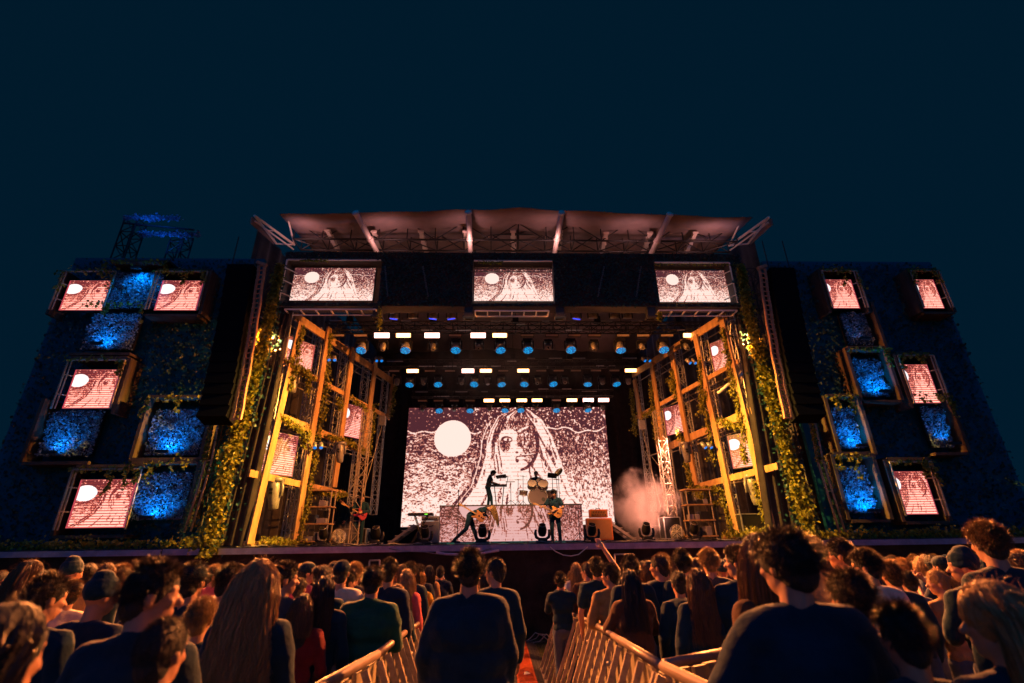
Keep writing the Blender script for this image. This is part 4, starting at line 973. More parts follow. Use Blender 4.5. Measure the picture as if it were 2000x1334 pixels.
# ------------------------------------------------------------------ drum kit
pD = at(1050, 985, 22.6); zD = zR
o = empty('drum_kit', (pD.x, pD.y, zD), 'drum kit on the riser with plain grey-mauve bass drum and golden cymbals', 'drum kit')
def drum(c, ax, r, h, skin, name='tom'):
    c = V(c); ax = V(ax).normalized(); q = MB(); q.lathe([(r, -h/2), (r, h/2)], c, ax, 28, cap=False); a = q.build(name, M['shell'], o, True)
    q = MB(); q.lathe([(.001, h/2-.005), (r*.97, h/2-.005)], c, ax, 28, cap=False); q.lathe([(.001, -h/2+.005), (r*.97, -h/2+.005)], c, ax, 28, cap=False); s_ = q.build('skin', skin, None); 
    s_.parent = a; KIDS.setdefault(a.name, []); s_.data.transform(Matrix.Translation(-o.location))
    q = MB(); 
    for e in (-h/2, h/2): q.lathe([(r*.98, e-.015), (r*1.04, e-.015), (r*1.04, e+.02), (r*.98, e+.02)], c, ax, 28, cap=False)
    s_ = q.build('hoop', M['alu'], None, True); s_.parent = a; s_.data.transform(Matrix.Translation(-o.location))
    return a
M['shell'] = mat('drum_shell', (.12, .08, .09), .3, coat=.5)
drum((pD.x, pD.y-.1, zD+.42), (0, -1, 0.04), .42, .40, M['drumskin'], 'bass_drum')
q = MB(); q.lathe([(.001, .215), (.085, .215)], (pD.x+.24, pD.y-.1, zD+.30), (0, -1, .04), 16, cap=False); q.build('port_hole', M['blackmetal'], o)
drum((pD.x-.24, pD.y-.28, zD+.93), (0, -.80, .6), .21, .22, M['drumwhite']); drum((pD.x+.24, pD.y-.28, zD+.91), (0, -.80, .6), .23, .22, M['drumwhite']); drum((pD.x+.12, pD.y-.1, zD+1.06), (.1, -.8, .6), .15, .2, M['drumwhite'])
drum((pD.x-.62, pD.y+.1, zD+.62), (.1, -.2, 1), .19, .16, M['drumwhite'], 'snare_drum'); drum((pD.x+.66, pD.y+.1, zD+.50), (0, -.15, 1), .24, .40, M['drumskin'], 'floor_tom')
for (x, y, z, r, ax) in ((1.0, .1, 1.52, .25, (-.62, -.5, .55)), (-.85, 0, 1.20, .22, (.02, -.06, 1)), (.95, .4, 1.24, .2, (.1, -.2, 1)), (-.62, .1, 1.36, .22, (.15, -.1, 1))):
    q = MB(); q.lathe([(.001, .02), (.03, .018), (.04, .006), (r, -.012), (r, -.016), (.001, -.004)], (pD.x+x, pD.y+y, zD+z), ax, 24, cap=False); q.build('cymbal', M['brass'], o, True)
    q = MB(); q.tube((pD.x+x, pD.y+y, zD+z), (pD.x+x*1.02, pD.y+y+.05, zD+.3), .012, n=6); stand_pts(q, pD.x+x*1.02, pD.y+y+.05, zD, .5, .012, .28); q.build('cymbal_stand', M['blackmetal'], o)
q = MB(); q.box((pD.x+.68, pD.y-.25, zD+1.33), (.42, .03, .30), Matrix.Rotation(-.7, 3, 'X') @ Matrix.Rotation(.15, 3, 'Y')); q.tube((pD.x+.68, pD.y-.2, zD), (pD.x+.68, pD.y-.22, zD+1.3), .014, n=6); q.build('music_stand', M['blackmetal'], o)
q = MB(); q.tube((pD.x, pD.y+.75, zD), (pD.x, pD.y+.75, zD+.66), .03, n=8); q.lathe([(.17, 0), (.18, .03), (.16, .08), (.001, .085)], (pD.x, pD.y+.75, zD+.64), (0, 0, 1), 18); q.build('stool', M['blackmetal'], o)

# ------------------------------------------------------------------ steps, cases, stands in the wings
def steps(px, Y, s, lab):
    p = at_deck(px, Y); o = empty('steps', p, lab, 'steps'); q = MB()
    for k in range(4): q.box((p.x+s*(k*.26), p.y, DECK+.14+k*.19), (.27, .9, .04))
    q.build('tread', M['galv'], o)
    for sy in (-.45, .45): q = MB(); q.beam((p.x-s*.1, p.y+sy, DECK+.03), (p.x+s*.88, p.y+sy, DECK+.72), .04, .10); q.build('stringer', M['galv'], o)
steps(768, 21.0, 1, 'pale metal steps going up to the left end of the riser')
steps(1232, 21.0, -1, 'pale metal steps going up to the right end of the riser')
def rack(px, Y, w_, h_, lab, n=4, name='equipment_rack', sh=True):
    p = at_deck(px, Y); o = empty(name, p, lab, 'rack'); q = MB()
    for sx in (-w_/2, w_/2):
        for sy in (0, .45): q.tube((p.x+sx, p.y+sy, DECK), (p.x+sx, p.y+sy, DECK+h_), .022, n=6)
    q.build('upright', M['galv'], o)
    for k in range(n): q = MB(); q.b2((p.x-w_/2-.05, p.y-.04, DECK+.12+k*(h_-.15)/(n-1)), (p.x+w_/2+.05, p.y+.48, DECK+.16+k*(h_-.15)/(n-1))); q.build('shelf', M['wood'], o)
    r2 = random.Random(int(px)); 
    for k in range(n-1):
        z = DECK+.16+k*(h_-.15)/(n-1)+.003; x = p.x-w_/2+.04
        while x < p.x+w_/2-.16:
            ww = r2.uniform(.12, .3); hh = r2.uniform(.08, .28); q = MB(); q.b2((x, p.y+.02, z), (min(x+ww, p.x+w_/2-.02), p.y+.35, z+hh))
            oo = q.build('equipment_box', r2.choice((M['blackmetal'], M['greycab'], M['headbody'])), None, bevel=.01)
            tag(oo, 'small equipment box on shelf %d of the rack in the %s wing' % (k+1, 'left' if px < 1000 else 'right'), 'box', 'boxes on the wing racks'); x += ww+.04
rack(612, 16.6, .75, 1.7, 'open shelf rack with timber shelves inside the left timber frame', 4)
rack(1378, 16.6, .80, 1.6, 'open shelf rack with timber shelves inside the right timber frame', 4)
for px, Y, h_, nm in ((735, 17.6, 0, ''),): pass
def flight_case(px, Y, w_, h_, lab, z=0):
    p = at_deck(px, Y); o = empty('flight_case', (p.x, p.y, DECK+z), lab, 'case'); q = MB(); q.b2((p.x-w_/2, p.y, DECK+z+.08), (p.x+w_/2, p.y+.55, DECK+z+h_)); q.build('panel', M['blackmetal'], o, bevel=.01)
    q = MB()
    for sx in (-w_/2, w_/2):
        for sy in (0, .55): q.beam((p.x+sx, p.y+sy, DECK+z+.08), (p.x+sx, p.y+sy, DECK+z+h_), .035, .035)
        for zz in (.08, h_): q.beam((p.x+sx, p.y, DECK+z+zz), (p.x+sx, p.y+.55, DECK+z+zz), .03, .03)
    for zz in (.08, h_): q.beam((p.x-w_/2, p.y, DECK+z+zz), (p.x+w_/2, p.y, DECK+z+zz), .03, .03)
    q.build('edging', M['alu'], o); q = MB()
    for sx in (-w_*.4, w_*.4):
        for sy in (.08, .47): q.lathe([(.04, -.015), (.04, .015)], (p.x+sx, p.y+sy, DECK+z+.04), (1, 0, 0), 10)
    q.build('castor', M['cable'], o)
flight_case(1482, 15.6, .8, .75, 'black flight case with metal edges in the bottom bay of the right timber frame')
flight_case(1300, 19.8, .9, .55, 'low black flight case behind the smoke on the right of the stage')
flight_case(1318, 18.4, .6, .8, 'upright black flight case near the inner right frame')
flight_case(690, 20.3, .9, .6, 'low black flight case in the left wing behind the crew')
# round bright drum fans at both sides of the floor
for px, nm in ((659, 'left'), (1326, 'right')):
    p = at_deck(px, 16.9); o = empty('stage_fan', p, 'round shiny stage fan on the floor at the %s side' % nm, 'fan', 'stage fans'); q = MB(); ax = V((-.5 if px > 1000 else .5, -.8, .25)).normalized(); c = V((p.x, p.y, DECK+.27))
    q.lathe([(.21, -.10), (.24, -.08), (.24, .06), (.215, .09)], c, ax, 24, cap=False); q.build('drum', M['chrome'], o, True)
    q = MB()
    for k in range(1, 6): q.lathe([(.042*k, .085), (.042*k+.006, .085)], c, ax, 24, cap=False)
    for k in range(8):
        _, x_, y_, _l = q.frame((0, 0, 0), ax); a = k*.785; q.tube(c+ax*.087, c+ax*.087+(x_*math.cos(a)+y_*math.sin(a))*.22, .005, n=4)
    q.build('grille', M['alu'], o); q = MB()
    for sx in (-.2, .2): q.tube((p.x+sx, p.y+.05, DECK), (p.x+sx, p.y+.05, DECK+.3), .014, n=6); q.tube((p.x+sx, p.y-.15, DECK+.01), (p.x+sx, p.y+.2, DECK+.01), .014, n=6)
    q.build('foot', M['galv'], o)
# light tower trusses in the wings, bare lattice
for px, y0, Y, nm in ((712, 862, 18.8, 'left'), (1292, 862, 18.8, 'right')):
    p = at(px, y0, Y); q = MB(); truss(q, (p.x, Y, DECK), (p.x, Y, p.z+1.2), (.32, 0, 0), (0, .32, 0), 12, .022, .013); tag(q.build('lattice_tower', M['galv']), 'bare lattice tower standing in the %s wing beside the big screen' % nm, 'tower', 'lattice towers in the wings')
# hoist control boxes hanging on cables from the inner end of each frame
for (x, y, xb_, yb_, nm) in ((747, 822, 697, 1000, 'left'), (1254, 830, 1290, 990, 'right')):
    p = at(x, y, 20.6); b_ = at(xb_, yb_, 19.2); o = empty('hoist_box', p, 'pale hoist box with a slack cable at the inner end of the %s timber frame' % nm, 'hoist', 'hoist boxes at the frames'); q = MB(); q.box(p, (.28, .2, .42)); q.build('box', M['headbody'], o, bevel=.02); q = MB(); q.path([p+V((0, 0, -.2)), p.lerp(b_, .5)+V((0, 0, -.25)), b_], .014); q.build('cable', M['galv'], o)
# cables lying on the deck edge and over the skirt
r_ = random.Random(21)
for k in range(16):
    x = -8+k*1.05; y = LIP+r_.uniform(.3, 1.6); pts = [(x+i*.18, y+.18*math.sin(i*1.1+k)+r_.uniform(-.05, .05), DECK+.018+(.03 if i % 4 == 2 else 0)) for i in range(int(r_.uniform(6, 12)))]
    q = MB(); q.path(pts, .016, 6); tag(q.build('floor_cable', r_.choice((M['cable'], M['headbody'])), None, True), 'loose cable lying along the front edge of the stage floor', 'cable', 'loose cables on the stage floor')
for pts, r, m_, lab in (([(1074, 1068), (1085, 1077), (1100, 1084), (1115, 1086), (1130, 1083), (1148, 1068)], .014, 'drumwhite', 'pale cable drooping over the stage skirt right of centre'),
                       ([(760, 1071), (790, 1077), (830, 1078), (860, 1083), (890, 1083), (930, 1079), (960, 1071)], .012, 'headbody', 'grey cable drooping along the stage edge left of centre')):
    q = MB(); q.path([at(x, y, LIP-.09) for x, y in pts], r, 6); tag(q.build('hanging_cable', M[m_], None, True), lab, 'cable')
q = MB(); q.path([at(x, y, LIP-.2) for x, y in ((852, 1079), (870, 1082), (900, 1083), (938, 1081), (975, 1075))], .03, 8); tag(q.build('lilac_hose', mat('lilac_hose', (.45, .38, .6), .35), None, True), 'thick lilac hose sagging below the stage edge left of centre', 'hose')
for x0, x1, y, nm in ((722, 742, 1095, 'left'), (1200, 1237, 1083, 'right')):
    q = MB(); A = at(x0, y, 13.0); B_ = at(x1, y-1, 13.0); q.tube(A, B_, .022, n=6); q.tube(A, (A.x, A.y, 0), .022, n=6); q.tube(B_, (B_.x, B_.y, 0), .022, n=6); tag(q.build('pit_rail', M['galv'], None, True), 'steel rail in the pit before the %s part of the skirt' % nm, 'rail', 'pit rails')
# cable bundle at the foot of the skirt
for k in range(7):
    pts = []; x = -.5+k*.1
    for i in range(8): pts.append((x+i*.16+r_.uniform(-.05, .05), LIP-.35+r_.uniform(-.15, .12), .03+max(0, math.sin(i*.9+k))*.18*(k % 2)))
    q = MB(); q.path(pts, .013, 6); tag(q.build('ground_cable', M['galv'] if k % 2 else M['cable'], None, True), 'cable tangled on the ground at the foot of the stage skirt', 'cable', 'cables at the foot of the skirt')

# ------------------------------------------------------------------ cable ramp down the aisle
A = atz(1003, 1334, 0.05); B_ = atz(1043, 1334, .05)
yA, yB = 6.2, 13.6; cx = at(1018, 1260, 12).x
o = empty('cable_ramp', (cx, 6.2, 0), 'orange-topped cable ramp with black rubber sides running up the aisle', 'cable ramp')
n_ = 8
for k in range(n_):
    y0 = yA+(yB-yA)*k/n_; y1 = yA+(yB-yA)*(k+1)/n_-.02; z0, z1 = zg(y0)+.0, zg(y1)+.0; q = MB()
    def slab(xa, xb_, ha, hb_):
        q.add([(xa, y0, z0), (xb_, y0, z0), (xb_, y0, z0+hb_), (xa, y0, z0+ha), (xa, y1, z1), (xb_, y1, z1), (xb_, y1, z1+hb_), (xa, y1, z1+ha)], [(0, 1, 2, 3), (7, 6, 5, 4), (3, 2, 6, 7), (0, 3, 7, 4), (1, 5, 6, 2)])
    slab(cx-.17, cx+.17, .075, .075)
    for i in range(10):
        yy_ = y0+(y1-y0)*(i+.5)/10; q.box((cx, yy_, zg(yy_)+.078), (.28, .02, .008))
    q.build('cover', M['rampo'], o)
    q = MB(); slab(cx-.42, cx-.175, .012, .07); slab(cx+.175, cx+.42, .07, .012)
    for sx in (-1, 1):
        for w2 in (.2, .27, .34): q.add([(cx+sx*w2-.012, y0, z0+.075-(w2-.175)*.2), (cx+sx*w2+.012, y0, z0+.075-(w2-.175)*.2), (cx+sx*w2+.012, y1, z1+.075-(w2-.175)*.2), (cx+sx*w2-.012, y1, z1+.075-(w2-.175)*.2), (cx+sx*w2-.012, y0, z0+.02), (cx+sx*w2+.012, y0, z0+.02), (cx+sx*w2+.012, y1, z1+.02), (cx+sx*w2-.012, y1, z1+.02)], [(0, 1, 2, 3), (0, 3, 7, 4), (1, 5, 6, 2), (0, 4, 5, 1)])
    q.build('side_ramp', M['rampb'], o)
q = MB(); p = V((cx+.02, 10.3, .085)); q.add([p+V(v) for v in ((-.06, -.04, 0), (.05, -.05, .01), (.07, .05, .0), (-.04, .06, .02), (0, 0, .04))], [(0, 1, 4), (1, 2, 4), (2, 3, 4), (3, 0, 4), (3, 2, 1, 0)]); tag(q.build('paper_scrap', M['drumwhite']), 'crumpled white paper on the orange cable ramp', 'litter')

# ------------------------------------------------------------------ barriers on both sides of the aisle
M['railm'] = mat('barrier_top_rail', (.22, .16, .14), .45, .3, noise_s=8, bump=.1)
def barrier(x0, y0, x1, y1, side, lab):
    """crowd barrier panel; side = +1 when the aisle is on its +X side"""
    o = empty('crowd_barrier', (x0, y0, zg(y0)), lab, 'barrier', 'crowd barriers along the aisle')
    P0 = V((x0, y0, zg(y0))); P1 = V((x1, y1, zg(y1))); up = V((0, 0, 1)); d_ = (P1-P0).normalized(); n = V((d_.y, -d_.x, 0)).normalized()*side
    H = 1.12; q = MB(); q.tube(P0+up*H, P1+up*H, .029, n=12); q.build('top_rail', M['railm'], o, True)
    L = (P1-P0).length; N = max(4, int(L/.155)); q = MB()
    for k in range(N):
        a = P0.lerp(P1, (k+.06)/N); b = P0.lerp(P1, (k+.94)/N); c_ = (a+b)/2; wv = .02*(k % 2)
        q.add([a+up*.04+n*(-.02-wv), b+up*.04+n*(-.02-wv), b+up*(H-.05)+n*(-.02-wv), a+up*(H-.05)+n*(-.02-wv), a+up*.04+n*(-.045-wv), b+up*.04+n*(-.045-wv), b+up*(H-.05)+n*(-.045-wv), a+up*(H-.05)+n*(-.045-wv)],
              [(0, 1, 2, 3), (7, 6, 5, 4), (0, 4, 5, 1), (2, 6, 7, 3), (1, 5, 6, 2), (0, 3, 7, 4)])
    q.build('slat_panel', M['board'], o)
    q = MB()
    for h in (.12, .55): q.beam(P0+up*h+n*.015, P1+up*h+n*.015, .05, .045)
    q.build('cross_rail', M['board'], o)
    for k in range(max(2, int(L/.42))+1):
        t = k/max(2, int(L/.42)); a = P0.lerp(P1, t); q = MB(); q.beam(a+up*(H-.04)+n*.02, a+up*.02+n*.44, .035, .045); q.build('brace', M['galv'], o)
    q = MB(); q.beam(P0+n*.43+up*.02, P1+n*.43+up*.02, .06, .03); q.beam(P0+up*.02, P0+n*.43+up*.02, .05, .03); q.beam(P1+up*.02, P1+n*.43+up*.02, .05, .03)
    q.build('foot_plate', M['galv'], o)
    q = MB(); 
    for t in (.02, .98): a = P0.lerp(P1, t); q.lathe([(.02, 0), (.028, .02), (.02, .05)], a+up*(H-.22)+n*.03, n, 10)
    q.build('bolt', M['galv'], o, True)
bl = [(-1.34, 2.3), (-1.35, 4.1), (-1.5, 6.3), (-1.6, 8.6), (-1.68, 10.9)]
br_ = [(.46, 3.3), (.60, 5.2), (.75, 7.2), (.79, 9.2), (.80, 11.0)]
nms = ['nearest', 'second nearest', 'third nearest', 'farthest']
for i in range(4): barrier(*bl[i], *bl[i+1], 1, 'timber and steel crowd barrier left of the aisle, %s of its row' % nms[i])
for i in range(4): barrier(*br_[i], *br_[i+1], -1, 'timber and steel crowd barrier right of the aisle, %s of its row' % nms[i])
barrier(.44, 1.6, .46, 3.22, -1, 'crowd barrier closest to the viewer, separate from the right row')
barrier(.50, 3.32, 1.3, 4.0, 1, 'short barrier wing turning away at the near end of the right row')
# bottle and board on the ground by the right barrier
p = V((.55, 9.6, 0)); o = empty('water_bottle', p, 'clear plastic water bottle standing behind the right barrier', 'bottle'); q = MB(); q.lathe([(.001, 0), (.035, .005), (.036, .15), (.014, .2), (.014, .21)], p, (0, 0, 1), 14); q.build('bottle', mat('clear_blue_plastic', (.25, .5, .6), .15, coat=.5), o, True); q = MB(); q.lathe([(.016, .205), (.016, .235), (.001, .236)], p, (0, 0, 1), 12); q.build('cap', M['drumwhite'], o)
p = V((.35, 8.6, 0)); q = MB(); q.b2((p.x-.25, p.y-.2, .16), (p.x+.3, p.y+.2, .2)); q.b2((p.x-.2, p.y-.15, 0), (p.x-.14, p.y+.15, .16)); q.b2((p.x+.2, p.y-.15, 0), (p.x+.26, p.y+.15, .16)); tag(q.build('step_stool', M['board']), 'low pale step standing in the aisle by the right barrier', 'step')

# ------------------------------------------------------------------ smoke
def smoke(name, px, py, Y, sx, sy, sz, dens, lab, sc_=.9, col=(.9, .75, .7)):
    c = at(px, py, Y); q = MB(); q.ell((0, 0, 0), (sx, sy, sz), nu=24, nv=14); me = q.mesh(name); o = meshobj(name, me); o.location = c
    m = bpy.data.materials.new(name); m.use_nodes = True; t = m.node_tree; n = t.nodes; l = t.links; n.remove(n['Principled BSDF'])
    v = n.new('ShaderNodeVolumePrincipled'); l.new(v.outputs[0], n['Material Output'].inputs['Volume']); v.inputs['Color'].default_value = (*col, 1); v.inputs['Anisotropy'].default_value = .2
    tc = n.new('ShaderNodeTexCoord'); nz = n.new('ShaderNodeTexNoise'); nz.inputs['Scale'].default_value = sc_; nz.inputs['Detail'].default_value = 5; nz.inputs['Roughness'].default_value = .55; nz.inputs['Distortion'].default_value = .6
    l.new(tc.outputs['Object'], nz.inputs[0])
    # fade towards the rim of the plume
    mp = n.new('ShaderNodeMapping'); mp.inputs['Scale'].default_value = (1/sx, 1/sy, 1/sz); l.new(tc.outputs['Object'], mp.inputs[0])
    ln = n.new('ShaderNodeVectorMath'); ln.operation = 'LENGTH'; l.new(mp.outputs[0], ln.inputs[0])
    mr = n.new('ShaderNodeMapRange'); mr.inputs[1].default_value = 1.0; mr.inputs[2].default_value = .35; mr.inputs[3].default_value = -.25; mr.inputs[4].default_value = .25; l.new(ln.outputs['Value'], mr.inputs[0])
    ad = n.new('ShaderNodeMath'); ad.operation = 'ADD'; l.new(nz.outputs[0], ad.inputs[0]); l.new(mr.outputs[0], ad.inputs[1])
    m2 = n.new('ShaderNodeMapRange'); m2.inputs[1].default_value = .50; m2.inputs[2].default_value = .98; m2.inputs[4].default_value = dens; l.new(ad.outputs[0], m2.inputs[0]); l.new(m2.outputs[0], v.inputs['Density'])
    me.materials.append(m); tag(o, lab, 'smoke', kind='stuff'); return o
smoke('smoke', 1264, 995, 19.2, 2.0, 1.5, 2.1, 1.7, 'billow of pink-lit smoke right of the big screen', 1.3)
smoke('smoke', 678, 1040, 17.2, .7, .6, .5, 1.1, 'small puff of orange-lit smoke by the fan in the left wing', 1.6)
smoke('stage_haze', 1000, 690, 20.6, 8.0, 5.2, 2.8, .085, 'thin haze glowing between the lighting trusses', .35)
# ------------------------------------------------------------------ people
M['skin'] = mat('skin', (.46, .25, .17), .5, noise_s=9, noise_a=.12, bump=.12, bump_s=120)
M['skin2'] = mat('skin_deep', (.26, .13, .08), .5, noise_s=9, noise_a=.12, bump=.12, bump_s=120)
def hairmat(name, c1, c2):
    m = bpy.data.materials.new(name); m.use_nodes = True; t = m.node_tree; n = t.nodes; l = t.links; b = n['Principled BSDF']
    g_ = n.new('ShaderNodeNewGeometry'); cr = n.new('ShaderNodeValToRGB'); l.new(g_.outputs['Random Per Island'], cr.inputs[0]); cr.color_ramp.elements[0].color = (*c1, 1); cr.color_ramp.elements[1].color = (*c2, 1)
    l.new(cr.outputs[0], b.inputs['Base Color']); b.inputs['Roughness'].default_value = .38; b.inputs['Anisotropic'].default_value = .5
    tr = n.new('ShaderNodeBsdfTranslucent'); l.new(cr.outputs[0], tr.inputs[0]); mx = n.new('ShaderNodeMixShader'); mx.inputs[0].default_value = .10
    l.new(b.outputs[0], mx.inputs[1]); l.new(tr.outputs[0], mx.inputs[2]); l.new(mx.outputs[0], n['Material Output'].inputs[0]); return m
M['h_dark'] = hairmat('dark_hair', (.012, .018, .028), (.05, .035, .030)); M['h_brown'] = hairmat('brown_hair', (.08, .045, .022), (.19, .11, .055)); M['h_blond'] = hairmat('blond_hair', (.20, .12, .05), (.46, .32, .15))
M['h_base'] = mat('hair_base', (.010, .020, .032), .6, bump=.8, bump_s=90, stretch=(1, 1, .12))
M['h_base_b'] = mat('blond_hair_base', (.30, .19, .08), .55, bump=.8, bump_s=90, stretch=(1, 1, .12))
def cloth(n, c, s=.3): return mat(n, c, .85, noise_s=7, noise_a=.25, bump=.9, bump_s=11, spec=.15, sheen=s*.5)
CL = {'black': cloth('black_cotton', (.004, .030, .058)), 'navy': cloth('navy_cotton', (.008, .022, .06)), 'grey': cloth('grey_jersey', (.05, .06, .075)), 'green': cloth('green_jacket', (.008, .085, .058), .5),
      'pink': cloth('pink_top', (.50, .10, .14)), 'white': cloth('white_tee', (.55, .50, .46)), 'tan': cloth('tan_jacket', (.30, .19, .09)), 'red': cloth('red_top', (.20, .02, .025)), 'denim': cloth('denim', (.06, .09, .16)), 'yellow': cloth('yellow_top', (.62, .42, .05)), 'brown': cloth('brown_leather', (.10, .05, .03)), 'magenta': cloth('magenta_top', (.7, .04, .16))}
def rz(a): return Matrix.Rotation(a, 3, 'Z')
def rx(a): return Matrix.Rotation(a, 3, 'X')
def ry(a): return Matrix.Rotation(a, 3, 'Y')
def remesh(mb, vox, name, material, smooth_it=2, wrinkle=0, seed=0, wr_scale=9):
    me = mb.mesh(name); o = bpy.data.objects.new('tmp', me); COL.objects.link(o)
    m = o.modifiers.new('r', 'REMESH'); m.mode = 'VOXEL'; m.voxel_size = vox; m.use_smooth_shade = True
    if smooth_it: s = o.modifiers.new('s', 'SMOOTH'); s.factor = .5; s.iterations = smooth_it
    dg = bpy.context.evaluated_depsgraph_get(); ev = o.evaluated_get(dg); out = bpy.data.meshes.new_from_object(ev)
    bpy.data.objects.remove(o); bpy.data.meshes.remove(me); out.name = name; out.materials.clear(); out.materials.append(material)
    n = len(out.vertices); co = np.zeros(n*3); out.vertices.foreach_get('co', co); co = co.reshape(-1, 3)
    if wrinkle:
        no = np.zeros(n*3); out.vertices.foreach_get('normal', no); no = no.reshape(-1, 3); r = np.random.RandomState(seed); d = np.zeros(n)
        for k in range(7):
            f_ = r.normal(size=3)*wr_scale*(1+.5*k); ph = r.rand()*6; w2 = np.sin(co@(r.normal(size=3)*4)+ph)
            d += np.sin(co@f_+ph+1.5*w2)/(1+.35*k)
        co = co+no*(d/3*wrinkle)[:, None]; out.vertices.foreach_set('co', co.ravel())
    out.polygons.foreach_set('use_smooth', [True]*len(out.polygons)); out.update(); return out

def pose(**kw):
    """joint positions of a 1.75 m figure facing +Y; lean bends the trunk forward about the pelvis"""
    p = dict(lean=0.0, side=0.0, headyaw=0.0, headpitch=0.0, hipz=.93, armL=None, armR=None, legL=None, legR=None, fingers='curl', f=1.0)
    p.update(kw)
    B_ = rx(-p['lean']) @ ry(p['side']); hip = V((0, 0, p['hipz'])); T = lambda v: hip+B_ @ (V(v)-V((0, 0, .93)))
    p['T'] = T; p['B'] = B_; p['neck'] = T((0, -.005, 1.47)); H = B_ @ rx(-p['headpitch']) @ rz(p['headyaw']); p['H'] = H; p['headc'] = p['neck']+(B_ @ rx(-p['headpitch'])) @ V((0, .012, .155))
    # default arms
    for s, k in ((-1, 'armL'), (1, 'armR')):
        if p[k] is None: p[k] = [(s*.245, -.02, 1.12), (s*.235, .08, .88)]
        sh = T((s*.175, -.005, 1.40)); p[k] = [sh]+[V(q) for q in p[k]]
    for s, k in ((-1, 'legL'), (1, 'legR')):
        if p[k] is None: p[k] = [(s*.10, .02, .49), (s*.11, -.03, .08), (s*.13, .12, .03)]
        p[k] = [T((s*.085, 0, .90))]+[V(q) for q in p[k]]
    return p
def add_head(mb, p, infl=0):
    c, H = p['headc'], p['H']; L = lambda v: c+H @ V(v)
    mb.ell(L((0, -.01, .025)), (.076+infl, .096+infl, .100+infl), H); mb.ell(L((0, .02, -.05)), (.058, .066, .070), H); mb.ell(L((0, .055, -.085)), (.030, .026, .026), H)
    mb.ell(L((0, .035, .0)), (.064, .052, .075), H)
    mb.capsule(L((0, .083, .010)), L((0, .106, -.028)), .009, .015, 8)                         # nose
    for s in (-1, 1):
        mb.ell(L((s*.076, -.005, -.008)), (.010, .020, .032), H @ rz(s*.35)); mb.ell(L((s*.036, .070, -.022)), (.022, .016, .02), H)
        mb.capsule(L((s*.016, .086, .028)), L((s*.048, .073, .030)), .008, .007, 6)             # brow
        mb.ell(L((s*.031, .078, .008)), (.012, .009, .008), H)
    mb.capsule(L((-.020, .083, -.058)), L((.020, .083, -.058)), .008, None, 6); mb.capsule(L((-.016, .081, -.070)), L((.016, .081, -.070)), .008, None, 6)
    mb.capsule(p['neck']+p['B'] @ V((0, -.01, -.06)), c+H @ V((0, -.015, -.04)), .062, .054)
def add_hand(mb, wr, d, nrm, curl=.6, s=1, f=1.0):
    """palm and five separate fingers; d = direction of the hand, nrm = back of the hand"""
    d = V(d).normalized(); n = V(nrm); n = (n-d*n.dot(d)).normalized(); x = d.cross(n)*s
    R = Matrix((x, d, n)).transposed(); mb.ell(wr+d*.045*f, (.038*f, .052*f, .016*f), R, 10, 7); mb.capsule(wr-d*.02, wr+d*.02, .026*f, .024*f, 8)
    for k, (ox, ln) in enumerate(((-.030, .072), (-.010, .082), (.010, .076), (.029, .060))):
        a = wr+x*ox*f+d*.085*f; t = curl*(.8+.15*k); q = d
        for j, (fr, rr) in enumerate(((.45, .0092), (.32, .0085), (.25, .0078))):
            ang = t*(.5+.6*j); q = (d*math.cos(ang)-n*math.sin(ang)+x*ox*1.6*(1-j*.4)).normalized(); b = a+q*ln*fr*f; mb.capsule(a, b, rr*f, rr*.93*f, 8); a = b
    a = wr-x*.030*f+d*.025*f; b = a-x*.030*f+d*.030*f-n*.012*f; c = b+d*.028*f-n*.02*f*curl+x*.004; mb.capsule(a, b, .012*f, .0105*f, 8); mb.capsule(b, c, .0105*f, .009*f, 8)
def body_mb(p, bare_legs=False, curl=.6):
    mb = MB(); T = p['T']; B_ = p['B']; add_head(mb, p)
    mb.capsule(T((-.14, 0, 1.39)), T((.14, 0, 1.39)), .062); mb.ell(T((0, 0, 1.27)), (.160, .100, .18), B_); mb.ell(T((0, 0, 1.08)), (.135, .09, .16), B_); mb.ell(T((0, -.01, .93)), (.155, .105, .13), B_)
    for s, k in ((-1, 'armL'), (1, 'armR')):
        a, e, w_ = p[k]; mb.capsule(a, e, .050, .038); mb.capsule(e, w_, .040, .027); d = (w_-e).normalized(); nr = p.get('palm'+k[-1], None)
        n = V(nr) if nr else V((s, 0, .25)); add_hand(mb, w_, V(p.get('hd'+k[-1], d)), n, p.get('curl'+k[-1], curl), s)
    for k in ('legL', 'legR'):
        h, kn, an, toe = p[k]; mb.capsule(h, kn, .082, .055); mb.capsule(kn, an, .056, .038); mb.capsule(an+V((0, -.02, -.03)), toe, .038, .03)
    return mb
